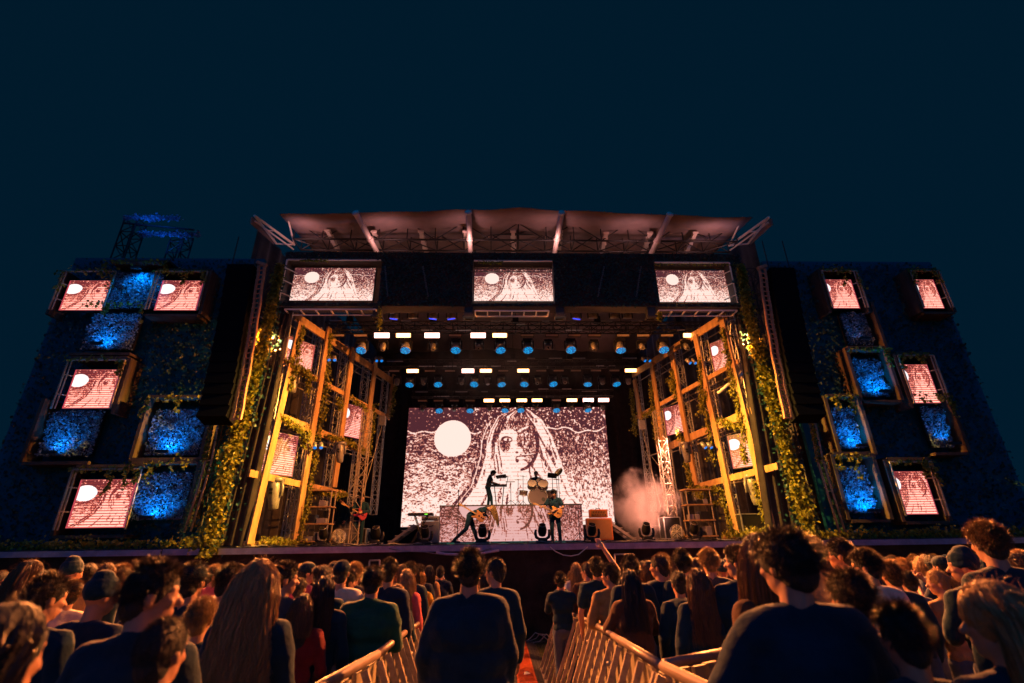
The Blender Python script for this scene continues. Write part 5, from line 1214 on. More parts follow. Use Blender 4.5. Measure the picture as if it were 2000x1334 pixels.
def top_mb(p, sleeve=1.0, infl=.02, hood=False, hem=.86, loose=0.0):
    mb = MB(); T = p['T']; B_ = p['B']
    mb.capsule(T((-.15, -.005, 1.385)), T((.15, -.005, 1.385)), .066+infl); mb.ell(T((0, 0, 1.26)), (.168+infl+loose, .105+infl+loose*.7, .20), B_); mb.ell(T((0, -.005, 1.08)), (.150+infl+loose, .100+infl+loose*.7, .20), B_); mb.ell(T((0, -.01, .955)), (.160+infl+loose, .110+infl+loose*.7, .11), B_)
    mb.capsule(T((0, -.012, 1.40)), T((0, -.012, 1.455)), .078, .070)
    for sx in (-1, 1): mb.capsule(T((sx*.03, -.02, 1.45)), T((sx*.17, -.01, 1.405)), .055, .060+infl*.5); mb.ell(T((sx*.185, -.005, 1.375)), (.062+infl*.6, .066+infl*.6, .075), B_)
    if hood: mb.ell(T((0, -.085, 1.42)), (.12, .075, .075), B_ @ rx(.5)); mb.ell(T((0, -.05, 1.47)), (.10, .07, .035), B_)
    for k in ('armL', 'armR'):
        a, e, w_ = p[k]
        if sleeve >= 1: mb.capsule(a, e, .056+infl, .046+infl); mb.capsule(e, e.lerp(w_, .95), .046+infl, .034+infl*.8)
        else: mb.capsule(a, a.lerp(e, .62), .058+infl, .056+infl)
    return mb
def legs_mb(p, infl=.014):
    mb = MB(); T = p['T']; mb.ell(T((0, -.01, .93)), (.160+infl, .11+infl, .12), p['B'])
    for k in ('legL', 'legR'):
        h, kn, an, toe = p[k]; mb.capsule(h, kn, .088+infl, .060+infl); mb.capsule(kn, an+V((0, 0, .01)), .060+infl, .044+infl)
    return mb
def shoes_mb(p):
    mb = MB()
    for k in ('legL', 'legR'): h, kn, an, toe = p[k]; mb.capsule(an+V((0, -.03, -.035)), toe+V((0, .02, .005)), .047, .040); mb.capsule(an, an+V((0, 0, -.04)), .05, .05)
    return mb
# hair is modelled round the origin = head centre, facing +Y, and turned with the head
def ribbon(mb, pts, wd, r):
    m = len(pts); vs = []; sd = V((r.uniform(-1, 1), r.uniform(-1, 1), r.uniform(-.2, .2))).normalized()
    for k, p in enumerate(pts):
        w2 = wd*(1-.75*(k/(m-1))**2)*.5; vs += [p-sd*w2, p+sd*w2]
    mb.add(vs, [(2*k, 2*k+1, 2*k+3, 2*k+2) for k in range(m-1)])
def scalp(r, low=-.2):
    while True:
        v = V((r.gauss(0, 1), r.gauss(0, 1), r.gauss(0, 1))).normalized()
        if v.z < low - (.0 if v.y < .2 else -.9*(v.y)): continue
        return v
def hair_short(seed, n=3600, length=.035, curly=0):
    r = random.Random(seed); mb = MB(); mb.ell((0, -.012, .033), (.084, .102, .102)); mb.ell((0, -.045, -.03), (.066, .062, .070)); base = mb
    st_ = MB()
    for i in range(n):
        v = scalp(r, -.45); p = V((v.x*.084, v.y*.104-.012, v.z*.104+.03))
        if v.z < -.1 and v.y > 0: continue
        L = length*r.uniform(.5, 1.3); cl = noise.noise_vector(p*22)*.8
        d = (v*.8+V((0, -.3, .25))+V(cl)).normalized(); pts = [p]
        for k in range(3):
            d = (d+V((r.gauss(0, .18+curly), r.gauss(0, .18+curly), r.gauss(0, .18+curly)-.22)) ).normalized(); pts.append(pts[-1]+d*L/3)
        ribbon(st_, pts, .0024, r)
    return base, st_
def hair_long(seed, n=1500, length=.42, wave=.012, spread=1.0):
    r = random.Random(seed); mb = MB(); mb.ell((0, -.015, .035), (.090, .108, .106)); q = -1
    mb.ell((0, -.055, -.08), (.092*spread, .060, .14)); mb.ell((0, -.080, -.20), (.105*spread, .046, .16))
    if length > .35: mb.ell((0, -.095, -.30), (.10*spread, .036, .13))
    st_ = MB()
    for i in range(n):
        v = scalp(r, -.1); a0 = math.atan2(v.x, -v.y)          # 0 = back
        if abs(a0) > 2.2: a0 = math.copysign(2.2, a0)
        p = V((v.x*.088, v.y*.106-.014, v.z*.106+.035)); pts = [p]; L = length*r.uniform(.75, 1.08); m = 9; ph = noise.noise(V((a0*2.2, seed, 0)))*6
        ex = math.sin(a0)*(.098*spread+.022*r.random()); ey = -math.cos(a0)*.085-.03-.02*r.random()
        for k in range(1, m):
            t = k/(m-1); z = p.z-(p.z+.02)*min(1, t*2.2)*1.0-max(0, t-.30)*L/.70
            s = min(1, t*2.6); s = s*s*(3-2*s); wv = wave*(.2+t)*math.sin(t*9+ph+i*.002); fl = 1+.18*t
            pts.append(V((p.x*(1-s)+ex*s*fl+wv, p.y*(1-s)+(ey-.035*t)*s+wv*.6, z)))
        # lift the crown so strands arch over it
        pts[1] = pts[1]+V((v.x, v.y, .6))*.010
        ribbon(st_, pts, .0034, r)
    for i in range(70):
        v = scalp(r, 0); p = V((v.x*.09, v.y*.108-.012, v.z*.108+.035)); pts = [p]; d = v.copy()
        for k in range(4): d = (d+V((r.gauss(0, .3), r.gauss(0, .3), -.35))).normalized(); pts.append(pts[-1]+d*.016)
        ribbon(st_, pts, .002, r)
    return mb, st_
def hair_bun(seed):
    b, s_ = hair_short(seed, 1100, .02); b.ell((0, -.10, .085), (.042, .042, .042)); r = random.Random(seed)
    for i in range(180):
        v = V((r.gauss(0, 1), r.gauss(0, 1), r.gauss(0, 1))).normalized(); p = V((0, -.10, .085))+v*.040; t = v.cross(V((0, 1, .5))).normalized(); ribbon(s_, [p, p+t*.018+v*.006, p+t*.032+v*.002], .003, r)
    return b, s_
def hair_pony(seed):
    b, s_ = hair_short(seed, 1100, .02); r = random.Random(seed)
    b.capsule((0, -.11, .04), (0, -.15, -.02), .028, .03); b.capsule((0, -.15, -.02), (0, -.13, -.20), .03, .014)
    for i in range(300):
        x = r.gauss(0, .014); y = r.gauss(0, .014); ribbon(s_, [V((x, -.11+y, .05)), V((x*1.6, -.16+y, .02)), V((x*2, -.17+y, -.06)), V((x*2, -.15+y, -.14)), V((x*1.5, -.14+y, -.22-r.random()*.05))], .003, r)
    return b, s_
def cap_mb():
    mb = MB(); mb.ell((0, -.008, .052), (.090, .108, .088)); mb.ell((0, .115, .045), (.068, .075, .010), rx(-.12)); return mb
def beanie_mb():
    mb = MB(); mb.ell((0, -.018, .048), (.090, .108, .100)); mb.ell((0, -.03, .12), (.06, .07, .05)); mb.lathe([(.092, -.02), (.098, 0), (.092, .02)], (0, -.012, .02), (0, -.1, 1), 24); return mb
HAIR = {}
def hair_set(k):
    if k in HAIR: return HAIR[k]
    if k == 'short': b, s_ = hair_short(1)
    elif k == 'crop': b, s_ = hair_short(2, 3000, .014)
    elif k == 'curly': b, s_ = hair_short(3, 5200, .045, .30)
    elif k == 'long': b, s_ = hair_long(4, 3800, .40, .012, .88)
    elif k == 'longwavy': b, s_ = hair_long(5, 4600, .46, .030, 1.02)
    elif k == 'bob': b, s_ = hair_long(6, 2600, .20, .010, 1.0)
    elif k == 'bun': b, s_ = hair_bun(7)
    elif k == 'pony': b, s_ = hair_pony(8)
    elif k == 'tied': b, s_ = hair_long(9, 700, .10, .01, .85)
    base = remesh(b, .008, 'hair', M['h_base'], 2, .004, 3, 60); HAIR[k] = (base, s_.mesh('strands', M['h_dark'])); return HAIR[k]
CAPM = remesh(cap_mb(), .006, 'cap', CL['black'], 2); BEAN = remesh(beanie_mb(), .007, 'beanie', CL['black'], 2, .002, 1, 80)
POSES = {}
def P_(name, **kw): POSES[name] = (kw, {})
P_('idle'); P_('idle2', armL=[(-.25, .03, 1.13), (-.14, .20, 1.00)], armR=[(.25, .03, 1.13), (.14, .20, 1.02)], headpitch=.08)
P_('right', headyaw=-.95, armR=[(.25, .04, 1.13), (.10, .22, 1.08)]); P_('left', headyaw=.95, armL=[(-.25, .04, 1.13), (-.10, .22, 1.08)])
P_('back', headyaw=-1.75); P_('right2', headyaw=-.45, headpitch=.12); P_('left2', headyaw=.45, side=.05)
P_('armup', armR=[(.30, .16, 1.60), (.14, .26, 1.88)], palmR=(0, -1, .2), curlR=.25, headpitch=-.1)
P_('phone', armL=[(-.24, .14, 1.20), (-.07, .34, 1.46)], armR=[(.24, .14, 1.20), (.07, .34, 1.46)], palmL=(-1, 0, 0), palmR=(1, 0, 0), headpitch=-.05)
P_('hands', armR=[(.29, .10, 1.62), (.24, .12, 1.92)], armL=[(-.29, .10, 1.60), (-.22, .13, 1.90)], palmR=(0, -1, 0), palmL=(0, -1, 0), curlR=.2, curlL=.2)
P_('lean', lean=.22, armL=[(-.27, .22, 1.16), (-.10, .42, 1.10)], armR=[(.27, .22, 1.16), (.10, .42, 1.10)], palmL=(0, 0, 1), palmR=(0, 0, 1))
P_('hug', armL=[(-.34, .04, 1.12), (-.56, .20, 1.02)], headyaw=.4, palmL=(-.3, -.2, 1))
def pose_set(name, sleeve, loose, hood):
    kw, cache = POSES[name]; k = (sleeve, loose, hood)
    if 'p' not in cache: cache['p'] = pose(**kw); cache['body'] = remesh(body_mb(cache['p']), .0095, 'body', M['skin'], 2); cache['legs'] = remesh(legs_mb(cache['p']), .02, 'trousers', CL['denim'], 2, .004, 2, 14)
    if k not in cache: cache[k] = remesh(top_mb(cache['p'], sleeve, .016, hood, loose=loose), .014, 'top', CL['black'], 2, .013, hash(name) % 7 if False else len(name), 9)
    return cache['p'], cache['body'], cache[k], cache['legs']
def mset(o, m):
    o.material_slots[0].link = 'OBJECT'; o.material_slots[0].material = m
def person(loc, h=1.75, yaw=0.0, ps='idle', hair='short', hc='dark', top='black', sleeve=1, loose=.0, hood=False, hat=None, skin='skin', label='', group=None, female=False, legs='denim', wide=1.0, hs=None):
    p, b, t, lg = pose_set(ps, sleeve, loose, hood); s = h/1.75
    o = empty('person', loc, label, 'person', group, (rnd.uniform(-.035, .035), rnd.uniform(-.03, .03), yaw)); o.scale = (s*wide*(.92 if female else 1.0), s*wide, s)
    bo = meshobj('body', b, o); mset(bo, M[skin])
    to = meshobj(('jacket' if loose else 'shirt'), t, o); mset(to, CL[top]); lo = meshobj('trousers', lg, o); mset(lo, CL[legs])
    if hat == 'beanie': ho = meshobj('beanie', BEAN, o)
    if hat == 'cap': ho = meshobj('cap', CAPM, o)
    he = p['H'].to_euler()
    if hat: ho.location = p['headc']; ho.rotation_euler = he
    if hair and not (hat == 'beanie' and hair in ('short', 'crop')):
        hb_, hst = hair_set(hair); a = meshobj('hair', hb_, o); a.location = p['headc']; a.rotation_euler = he; mset(a, M['h_base_b'] if hc == 'blond' else M['h_base'])
        if hs: a.scale = hs
        st_ = meshobj('strands', hst, a); mset(st_, M['h_'+hc])
    return o
# place a spectator from the head-top position and the apparent head width
PLACED = []
def spot_person(px, py, wd, **kw):
    Y = kw.pop('Y', None) or 208.0/wd
    aisle = kw.pop('aisle', False)
    if not aisle:
        for _ in range(60):
            X = at(px, py, Y).x; bx = np.interp(Y, [2, 5, 11], [.42, .6, .8]) if px > 1000 else np.interp(Y, [2, 5, 11], [-1.32, -1.42, -1.68])
            if (px > 1000 and X > bx+.24) or (px <= 1000 and X < bx-.24) or Y > 11.5: break
            Y *= 1.03
    P = at(px, py, Y); h = min(1.90, max(1.46, P.z-zg(Y)))
    kw.setdefault('label', 'spectator'); PLACED.append((P.x, Y))
    if kw.get('ps') == 'phone':
        f = h/1.757; yw = kw.get('yaw', 0); v = rz(yw) @ V((0, .40*f, 1.52*f)); o = empty('phone', (P.x+v.x, Y+v.y, zg(Y)+v.z), 'phone held up in both hands by '+('a spectator' if 'spectator' in kw['label'] else 'the '+kw['label'].split(' ')[0]+' near the barrier'), 'phone', 'held-up phones', (0, 0, yw))
        q = MB(); q.box((0, 0, 0), (.145, .009, .072)); meshobj('case', q.mesh('case', M['blackmetal']), o); q = MB(); q.box((0, -.006, 0), (.135, .002, .064)); meshobj('screen', q.mesh('screen', M['phone']), o)
    return person((P.x, Y, zg(Y)), h=h*1.75/1.757, **kw)
M['phone'] = emat('phone_screen', (.55, .25, .2), .5)
NEAR = [
 # px, top, width, options
 (292, 1098, 98, dict(ps='right', hair='short', top='black', loose=.03, label='big dark-haired person near the left edge with the face turned right')),
 (40, 1180, 150, dict(Y=1.15, ps='idle', hair='tied', hc='dark', top='black', sleeve=.5, female=True, label='person at the bottom left corner with a bare red-lit upper arm')),
 (345, 1235, 120, dict(Y=1.6, ps='idle', hair='crop', top='grey', label='short person at the bottom left with one rim-lit shoulder', female=True)),
 (515, 1098, 72, dict(ps='idle2', hair='longwavy', hc='blond', top='black', female=True, loose=.02, label='woman with long wavy blond hair and dark top left of the barrier', hs=(1.12, 1.1, 1.1))),
 (120, 1124, 66, dict(ps='right2', hair='short', top='black', label='dark-haired person far left in front of the long-haired woman')),
 (196, 1124, 58, dict(ps='right2', hair='crop', hat='beanie', top='navy', label='person in a dark beanie near the left edge')),
 (47, 1095, 44, dict(ps='right2', hair='long', hc='brown', top='tan', female=True, label='woman with straight brown hair at the left edge')),
 (395, 1100, 52, dict(ps='idle', hair='short', hat='cap', top='black', label='person in a dark cap left of the blond woman')),
 (450, 1104, 50, dict(ps='right2', hair='short', top='black', label='dark-haired person right behind the blond woman\'s left side')),
 (393, 1172, 62, dict(ps='idle', hair='curly', hc='blond', top='black', female=True, label='short fair curly-haired person low between two dark backs on the left')),
 (352, 1168, 52, dict(ps='right', hair='short', top='navy', label='person with a rim-lit profile left of the fair curly head')),
 (562, 1100, 46, dict(ps='right', hair='short', top='grey', label='dark-haired man just right of the blond woman')),
 (640, 1125, 44, dict(ps='idle', hair='long', hc='dark', top='black', female=True, label='woman with long straight dark hair between the blond woman and the green jacket')),
 (598, 1160, 46, dict(ps='idle2', hair='bob', hc='brown', top='red', female=True, label='woman with a brown bob and red top behind the barrier corner')),
 (675, 1094, 34, dict(ps='idle', hair='crop', hat='cap', top='white', label='man in a backwards-looking cap and pale shirt before the green jacket')),
 (722, 1108, 46, dict(ps='idle2', hair='short', hat='cap', top='green', loose=.045, wide=1.08, label='broad person in a dark cap and green jacket leaning at the left barrier')),
 (752, 1093, 34, dict(ps='idle', hair='short', top='navy', label='dark-haired person straight behind the green jacket\'s right side')),
 (790, 1112, 30, dict(ps='left', hair='longwavy', hc='blond', top='pink', female=True, label='woman with wavy fair hair and pink top at the left barrier')),
 (825, 1097, 24, dict(ps='right', hair='short', top='navy', label='man in a navy top near the far end of the left barrier')),
 (860, 1105, 24, dict(ps='phone', hair='crop', top='navy', label='man with cropped hair holding up both hands left of the central man')),
 (800, 1091, 30, dict(ps='idle', hair='short', top='black', label='dark-haired head seen over the left barrier, beside the pale rail')),
 (820, 1120, 26, dict(ps='lean', hair='curly', hc='blond', top='yellow', female=True, label='fair curly-haired person in yellow leaning on the left barrier')),
 (918, 1076, 41, dict(aisle=True, Y=3.9, ps='idle', hair='short', top='black', loose=.085, wide=1.12, label='large man in a dark coat standing in the middle of the aisle', hs=(1, 1, 1.04))),
 (963, 1089, 28, dict(aisle=True, Y=5.4, ps='left', hair='crop', top='black', loose=.05, label='man in a dark jacket just right of the large man in the aisle')),
 (943, 1108, 24, dict(aisle=True, Y=6.2, ps='left', hair='bob', hc='dark', top='black', female=True, label='small dark-haired person between the two men in the aisle')),
 (1122, 1087, 26, dict(ps='idle', hair='long', hc='blond', top='white', female=True, label='woman with long fair hair at the far end of the right barrier')),
 (1098, 1118, 20, dict(aisle=True, Y=8.8, ps='phone', hair='short', top='black', label='steward in a dark jacket inside the aisle at the far right barrier')),
 (1142, 1098, 26, dict(ps='left', hair='bun', hc='brown', top='brown', female=True, label='person with tied-up brown hair in a brown jacket by the right barrier')),
 (1165, 1084, 32, dict(ps='armup', hair='short', top='black', sleeve=.5, label='person raising one bare arm to the stage near the orange amplifier')),
 (1192, 1102, 34, dict(ps='left', hair='short', top='tan', label='dark-haired person in an olive jacket at the right barrier')),
 (1228, 1112, 46, dict(ps='lean', hair='long', hc='dark', top='brown', female=True, loose=.02, label='woman with long dark hair and brown top leaning on the right barrier', hs=(1.05, 1.05, 1.05))),
 (1232, 1086, 34, dict(ps='idle', hair='short', top='black', label='round dark-haired head just behind the long-haired woman at the right barrier')),
 (1275, 1083, 33, dict(ps='left', hair='crop', hc='brown', top='black', label='man with shaved sides right of the long-haired woman')),
 (1335, 1069, 34, dict(ps='idle', hair='short', top='black', label='man with thick upright dark hair right of centre')),
 (1290, 1073, 30, dict(ps='idle', hair='curly', hc='brown', top='navy', label='curly brown head seen above the man with shaved sides')),
 (1385, 1067, 34, dict(ps='idle', hair='curly', hc='blond', top='grey', label='person with fluffy lit hair in front of the right timber frame')),
 (1425, 1068, 44, dict(ps='left', hair='curly', hc='dark', top='black', loose=.03, label='man with dark curly hair in a black jacket right of the shaggy head')),
 (1320, 1115, 38, dict(ps='idle', hair='bun', hc='dark', top='black', hood=True, loose=.04, female=True, label='person with a dark bun and a hooded jacket right of the barrier')),
 (1355, 1111, 44, dict(ps='idle', hair='longwavy', hc='brown', top='black', female=True, loose=.04, label='person with loose brown hair bending next to the hooded jacket')),
 (1468, 1056, 50, dict(Y=2.9, ps='back', hair='long', hc='brown', top='brown', female=True, label='long-haired woman turning her face towards the tall man', hs=(1.1, 1.05, 1.25))),
 (1543, 1040, 80, dict(Y=2.15, ps='hug', hair='short', top='black', loose=.035, wide=1.12, label='tall man in a black jacket in the right foreground', hs=(1.08, 1.05, 1.03))),
 (1592, 1050, 44, dict(ps='left', hair='curly', hc='brown', top='tan', label='person with tousled hair just right of the tall man\'s head')),
 (1642, 1052, 42, dict(ps='left', hair='short', hc='dark', top='tan', hood=True, label='man in profile with a tan hood right of the tall man')),
 (1698, 1075, 48, dict(ps='left', hair='curly', hc='dark', top='white', label='man with dark wavy hair and a pale shirt on the right')),
 (1745, 1098, 40, dict(ps='idle', hair='short', hc='brown', top='black', label='dark-clothed man behind the pale shirt on the right')),
 (1660, 1115, 60, dict(Y=2.3, ps='idle', hair='short', top='black', loose=.05, label='dark back pressed between the tall man and the pale shirt')),
 (1762, 1195, 70, dict(Y=1.9, ps='idle', hair='short', top='black', loose=.03, label='dark head low in front of the pale shirt', female=True)),
 (1880, 1142, 92, dict(Y=1.75, ps='left', hair='longwavy', hc='blond', top='black', female=True, loose=.02, label='woman with very long golden hair in the right foreground', hs=(1.15, 1.12, 1.12))),
 (1880, 1074, 48, dict(ps='left', hair='short', hat='beanie', top='black', label='broad dark head under a beanie right of centre-right')),
 (1925, 1015, 45, dict(Y=3.6, ps='idle', hair='curly', hc='brown', top='black', label='very tall curly-haired man standing above the right crowd')),
 (1838, 1113, 40, dict(ps='left', hair='pony', hc='blond', top='tan', female=True, label='woman with tied fair hair behind the golden-haired woman')),
 (1985, 1082, 52, dict(ps='left', hair='long', hc='brown', top='magenta', female=True, label='long-haired woman in a magenta top at the right edge')),
 (1940, 1060, 30, dict(ps='right', hair='crop', hc='brown', top='pink', label='man in a flowery pinkish shirt right of the tall curly man')),
 (1990, 1040, 26, dict(ps='left', hair='short', hc='blond', top='denim', label='person in pale blue at the far right edge')),
]
for px, py, wd, kw in NEAR:
    kw.setdefault('yaw', rnd.uniform(-.12, .12)); spot_person(px, py, wd, **kw)
# the rest of the crowd: smaller heads farther away
FAR = []
r_ = random.Random(41)
def far(px, py, wd, **k): FAR.append((px, py, wd, k))
for x, y, w_ in ((12, 1093, 24), (82, 1098, 24), (98, 1112, 18), (150, 1092, 34), (176, 1091, 30), (207, 1092, 30), (248, 1096, 28), (270, 1090, 22), (300, 1088, 22), (318, 1086, 22), (338, 1090, 24), (352, 1102, 24), (425, 1090, 26), (468, 1108, 30), (545, 1088, 24), (560, 1092, 24),
                 (584, 1093, 26), (606, 1098, 28), (628, 1104, 40), (656, 1078, 28), (660, 1102, 26), (697, 1092, 26), (718, 1091, 22), (755, 1073, 24), (776, 1083, 22), (805, 1079, 22), (700, 1110, 22), (790, 1098, 24), (835, 1104, 20), (540, 1110, 26), (590, 1128, 30), (230, 1094, 20), (130, 1094, 22),
                 (1330, 1085, 26), (1248, 1080, 24), (1310, 1080, 24), (1353, 1068, 26), (1370, 1064, 24), (1402, 1062, 22), (1414, 1055, 20), (1445, 1058, 24), (1360, 1088, 26), (1262, 1095, 26), (1500, 1050, 24), (1610, 1060, 26), (1668, 1058, 26), (1680, 1062, 22), (1720, 1050, 20), (1746, 1053, 22), (1768, 1064, 22), (1705, 1068, 24), (1790, 1062, 24), (1803, 1053, 26),
                 (1833, 1037, 20), (1872, 1053, 28), (1792, 1085, 24), (1810, 1084, 26), (1830, 1086, 30), (1732, 1078, 22), (1755, 1080, 22), (1850, 1065, 24), (1895, 1060, 24), (1915, 1075, 28), (1968, 1046, 22), (1975, 1072, 30), (1955, 1092, 36), (1998, 1062, 24), (1738, 1065, 18), (1775, 1076, 18), (1715, 1080, 18), (1820, 1066, 18), (1905, 1098, 34)):
    far(x, y, w_)
HK = ['short', 'short', 'crop', 'curly', 'long', 'bob', 'pony', 'short', 'bun']; TK = ['black', 'navy', 'grey', 'black', 'tan', 'navy', 'denim', 'brown', 'pink', 'black', 'black', 'white']
zones = [(0, 160, 'at the far left edge'), (160, 330, 'below the left screen wall'), (330, 560, 'below the left ivy column'), (560, 720, 'below the left timber frame'), (720, 900, 'near the left barrier'), (1200, 1360, 'behind the right barrier'), (1360, 1520, 'below the right timber frame'), (1520, 1700, 'below the right ivy column'), (1700, 1860, 'below the right screen wall'), (1860, 2050, 'at the far right edge')]
HN = {'short': 'short-haired', 'crop': 'crop-haired', 'curly': 'curly-haired', 'long': 'long-haired', 'bob': 'bob-haired', 'pony': 'ponytailed', 'bun': 'bun-haired'}
for i, (x, y, w_, k) in enumerate(FAR):
    hk = r_.choice(HK); hc = r_.choice(('dark', 'brown', 'brown', 'blond')); tk = r_.choice(TK); fem = hk in ('long', 'bob', 'pony', 'bun')
    hat = r_.choice((None, None, None, None, 'cap', 'beanie')) if hk in ('short', 'crop') else None
    z = [n for a, b, n in zones if a <= x < b] or ['in the crowd']; psn = r_.choice(('idle', 'right2', 'idle2', 'left', 'left2', 'right', 'phone' if i % 3 == 0 else 'idle'))
    kd = {'blond': 'fair', 'brown': 'brown', 'dark': 'dark'}[hc]
    lb = '%s spectator, %s hair, %s top%s, %s' % (HN[hk], kd, tk, ', '+hat if hat else '', z[0])
    spot_person(x, y, w_, ps=psn, hair=hk, hc=hc, top=tk, hat=hat, female=fem, skin=r_.choice(('skin', 'skin', 'skin2')), label=lb, group='spectators '+z[0], yaw=r_.uniform(-.5, .5), sleeve=r_.choice((1, .5)), loose=r_.choice((0, .03)) )
# fill the gaps with more spectators standing on the lawn
fill = 0; tries = 0
while fill < 74 and tries < 6000:
    tries += 1; sd = r_.choice((-1, 1)); Y = r_.uniform(4.2, 12.6); X = r_.uniform(1.1, 1.35+Y*.95)*sd; X = X-.55 if sd < 0 else X
    if any((X-a)**2+(Y-b)**2 < .36 for a, b in PLACED): continue
    PLACED.append((X, Y)); fill += 1; hk = r_.choice(HK); fem = hk in ('long', 'bob', 'pony', 'bun'); hc = r_.choice(('dark', 'brown', 'brown', 'blond')); tk = r_.choice(TK); hat = r_.choice((None, None, None, 'cap', 'beanie')) if hk in ('short', 'crop') else None
    px_ = 1000+1019*(X+.49-.035*Y)/Y; z = [n for a, b, n in zones if a <= px_ < b] or ['beyond the crowd edge']
    kd = {'blond': 'fair', 'brown': 'brown', 'dark': 'dark'}[hc]
    person((X, Y, zg(Y)), h=r_.uniform(1.52, 1.68) if fem else r_.uniform(1.62, 1.84), yaw=r_.uniform(-.5, .5), ps=r_.choice(('idle', 'idle2', 'left2', 'right2', 'left', 'right', 'hands' if fill % 9 == 0 else 'idle2')), hair=hk, hc=hc, top=tk, hat=hat, female=fem, sleeve=r_.choice((1, .5)), loose=r_.choice((0, .03)), hood=False,
           label='%s spectator, %s hair, %s top%s, %s' % (HN[hk], kd, tk, ', '+hat if hat else '', z[0]), group='spectators '+z[0])
# ------------------------------------------------------------------ the band
def performer(loc, h, yaw, p, top, hair, hc, label, legs='black', sleeve=.5, skin='skin', curl=.8, hs=None):
    s = h/1.75; o = empty('person', loc, label, 'person', None, (0, 0, yaw)); o.scale = (s*1.14, s*1.14, s)
    meshobj('body', remesh(body_mb(p, curl=curl), .010, 'body', M[skin], 2), o); meshobj('shirt', remesh(top_mb(p, sleeve, .014), .014, 'shirt', CL[top], 2, .006, 4, 10), o)
    meshobj('trousers', remesh(legs_mb(p, .006), .016, 'trousers', CL[legs], 2, .004, 3, 12), o); meshobj('shoes', remesh(shoes_mb(p), .014, 'shoes', CL['black'], 2), o)
    if hair:
        hb_, hst = hair_set(hair); a = meshobj('hair', hb_, o); a.location = p['headc']; a.rotation_euler = p['H'].to_euler(); mset(a, M['h_base_b'] if hc == 'blond' else M['h_base']); st_ = meshobj('strands', hst, a); mset(st_, M['h_'+hc])
        if hs: a.scale = hs
    return o
def guitar(parent_loc, yaw, c, d, nrm, body_m, lab, outline, neck=.62, s=1.0):
    """solid electric guitar: extruded outline plus neck, head, pickups and strings"""
    c = V(c); d = V(d).normalized(); n = V(nrm); n = (n-d*n.dot(d)).normalized(); x = n.cross(d)
    o = empty('guitar', parent_loc, lab, 'guitar', None, (0, 0, yaw)); q = MB(); m = len(outline); F = lambda u, v, w_: c+d*u*s+x*v*s+n*w_*s
    q.add([F(u, v, .02) for u, v in outline]+[F(u, v, -.025) for u, v in outline], [tuple(range(m)), tuple(range(2*m-1, m-1, -1))]+[(i, i+m, (i+1) % m+m, (i+1) % m) for i in range(m)])
    me = q.mesh('guitar_body', body_m); meshobj('guitar_body', me, o).modifiers.new('b', 'BEVEL').width = .006
    q = MB(); q.beam(F(.10, 0, .022), F(.12+neck, 0, .022), .045*s, .02*s, side=x); q.beam(F(.12+neck, 0, .018), F(.12+neck+.16, .012, .012), .07*s, .014*s, side=x); meshobj('neck', q.mesh('neck', M['wood']), o)
    q = MB()
    for u in (-.10, .0): q.box(F(u, 0, .026), (.05*s, .05*s, .02*s))
    q.box(F(-.17, 0, .026), (.04, .04, .02)); meshobj('pickup', q.mesh('pickup', M['blackmetal']), o); return o
STRAT = [(-.24, .02), (-.22, .12), (-.14, .165), (-.04, .135), (.04, .12), (.12, .155), (.21, .165), (.215, .13), (.13, .07), (.10, .03), (.10, -.03), (.12, -.07), (.17, -.12), (.13, -.155), (.05, -.13), (-.04, -.13), (-.14, -.17), (-.21, -.13)]
# bowing guitarist, seen from the side, stepping to the right with hair hanging down
gp = at_deck(918, 18.0)
pb = pose(lean=1.12, headpitch=.55, hipz=.90, armL=[(-.24, .42, 1.00), (-.05, .52, .86)], armR=[(.23, .40, .98), (.05, .36, .80)], legL=[(-.12, .10, .47), (-.12, .22, .08), (-.12, .37, .04)], legR=[(.13, -.12, .47), (.14, -.46, .13), (.14, -.33, .04)])
bow = performer(gp, 1.78, rad(-88), pb, 'black', None, None, 'bowing guitarist in black with long blond hair hanging over a tan guitar', skin='skin')
# hair hanging straight down from the bowed head
r2 = random.Random(8); q = MB(); hc_ = pb['headc']; H_ = pb['H']
for i in range(1500):
    v = scalp(r2, -.1); p0 = hc_+H_ @ V((v.x*.09, v.y*.11-.01, v.z*.11+.03)); pts = [p0]; L = r2.uniform(.35, .55)
    for k in range(1, 8): t = k/7; pts.append(V((p0.x+(hc_.x-p0.x)*.25*t+.02*math.sin(t*8+i*.003), p0.y+(hc_.y+.04-p0.y)*.3*t+.12*t, p0.z-L*t+.03*math.sin(t*3))))
    ribbon(q, pts, .006, r2)
ho = meshobj('hair', q.mesh('hair', M['h_blond']), bow)
hb_ = MB(); hb_.ell(hc_+H_ @ V((0, -.014, .035)), (.088, .106, .104), H_); hb_.capsule(hc_+V((0, .03, -.05)), hc_+V((0, .10, -.34)), .075, .03); meshobj('hair_mass', remesh(hb_, .012, 'hair_mass', M['h_base_b'], 2, .006, 2, 40), bow)
BIG = [(a*1.25, b*1.75) for a, b in STRAT]
M['pearl'] = mat('pearl_white_lacquer', (.85, .82, .78), .3, coat=.6)
guitar(gp, 0, (.30, -.20, .90), (-.86, 0, .50), (.1, -1, .1), mat('tan_lacquer', (.45, .20, .05), .3, coat=.6), 'tan electric guitar with raised neck held by the bowing guitarist', STRAT, .55)
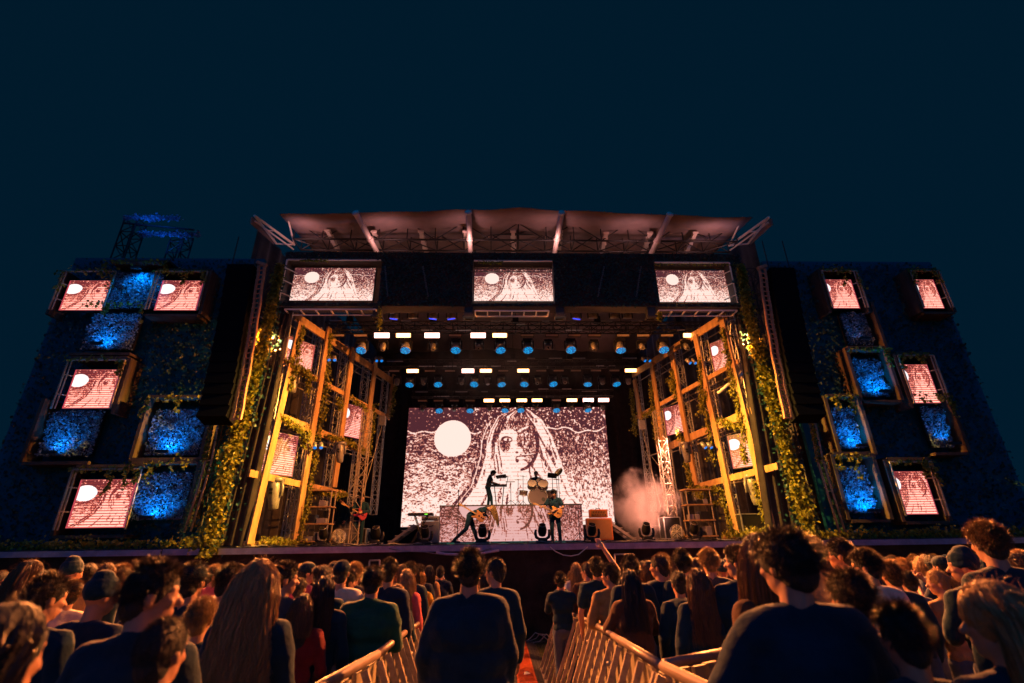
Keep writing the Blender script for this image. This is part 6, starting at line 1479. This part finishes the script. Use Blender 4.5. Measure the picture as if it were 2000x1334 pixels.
# standing guitarist
g2 = at_deck(1086, 18.0)
p2 = pose(lean=.10, headpitch=.35, armL=[(-.27, .10, 1.14), (-.02, .26, 1.03)], armR=[(.30, .12, 1.18), (.36, .34, 1.16)], legL=[(-.12, .08, .49), (-.14, .02, .08), (-.18, .16, .04)], legR=[(.10, .04, .49), (.10, -.06, .08), (.14, .08, .04)], palmR=(0, 1, .3), palmL=(0, 1, 0), curlR=1.2)
performer(g2, 1.76, rad(168), p2, 'black', 'short', 'dark', 'standing guitarist in black playing a honey-coloured guitar before the drums')
guitar(g2, rad(168), (-.04, .23, 1.0), (.90, .08, .36), (0, 1, .1), mat('honey_lacquer', (.75, .36, .06), .3, coat=.6), 'honey-coloured electric guitar of the standing guitarist', [(a*1.05, b*1.05) for a, b in STRAT], .55)
# keyboard player in profile, looking down
kp = at(953, 985, 23.2); kp.z = zR
pk_ = pose(lean=.18, headpitch=.55, armL=[(-.22, .16, 1.16), (-.12, .44, 1.06)], armR=[(.22, .16, 1.14), (.12, .44, 1.06)], legL=[(-.11, .05, .49), (-.12, .00, .08), (-.12, .15, .04)], legR=[(.10, .12, .50), (.10, .16, .08), (.10, .31, .04)], palmL=(0, 0, 1), palmR=(0, 0, 1))
performer(kp, 1.74, rad(-86), pk_, 'grey', 'short', 'dark', 'keyboard player in a vest top looking down at the keyboard on the riser')
# drummer, seated
dp = (pD.x+.02, pD.y+.72, zD)
pdm = pose(lean=.10, hipz=.80, armL=[(-.28, .18, 1.06), (-.26, .42, 1.14)], armR=[(.28, .18, 1.06), (.30, .40, 1.16)], legL=[(-.22, .40, .52), (-.24, .36, .08), (-.24, .50, .04)], legR=[(.22, .40, .52), (.24, .38, .08), (.24, .52, .04)], headpitch=-.05, curlL=1.1, curlR=1.1)
performer(dp, 1.78, rad(180), pdm, 'black', 'crop', 'blond', 'fair-haired drummer in a dark shirt seated behind the drum kit')
for sx in (-1, 1):
    q = MB(); q.tube((dp[0]-sx*.30, dp[1]-.38, zD+1.17), (dp[0]-sx*.22, dp[1]-.78, zD+1.32), .009, .006, n=6); tag(q.build('drumstick', M['wood']), 'wooden drumstick in the drummer\'s %s hand' % ('left' if sx < 0 else 'right'), 'drumstick')
# crew in the left wing
cw = at_deck(697, 18.8); pc = pose(armL=[(-.26, .06, 1.14), (-.05, .28, 1.10)], armR=[(.27, .10, 1.18), (.30, .36, 1.28)], headpitch=.15, headyaw=.3)
performer(cw, 1.75, rad(200), pc, 'black', 'short', 'dark', 'crew member in dark clothes standing with a guitar in the left wing', sleeve=1)
guitar(cw, rad(200), (.0, .24, 1.05), (.85, .05, .45), (0, 1, .1), mat('red_lacquer', (.35, .03, .02), .3, coat=.5), 'dark red guitar held by the crew member in the left wing', STRAT, .5)
performer(at_deck(663, 19.4), 1.72, rad(150), pose(headpitch=.1, headyaw=-.4, lean=.1), 'black', 'short', 'dark', 'second crew member in black standing behind the left timber frame', sleeve=1)
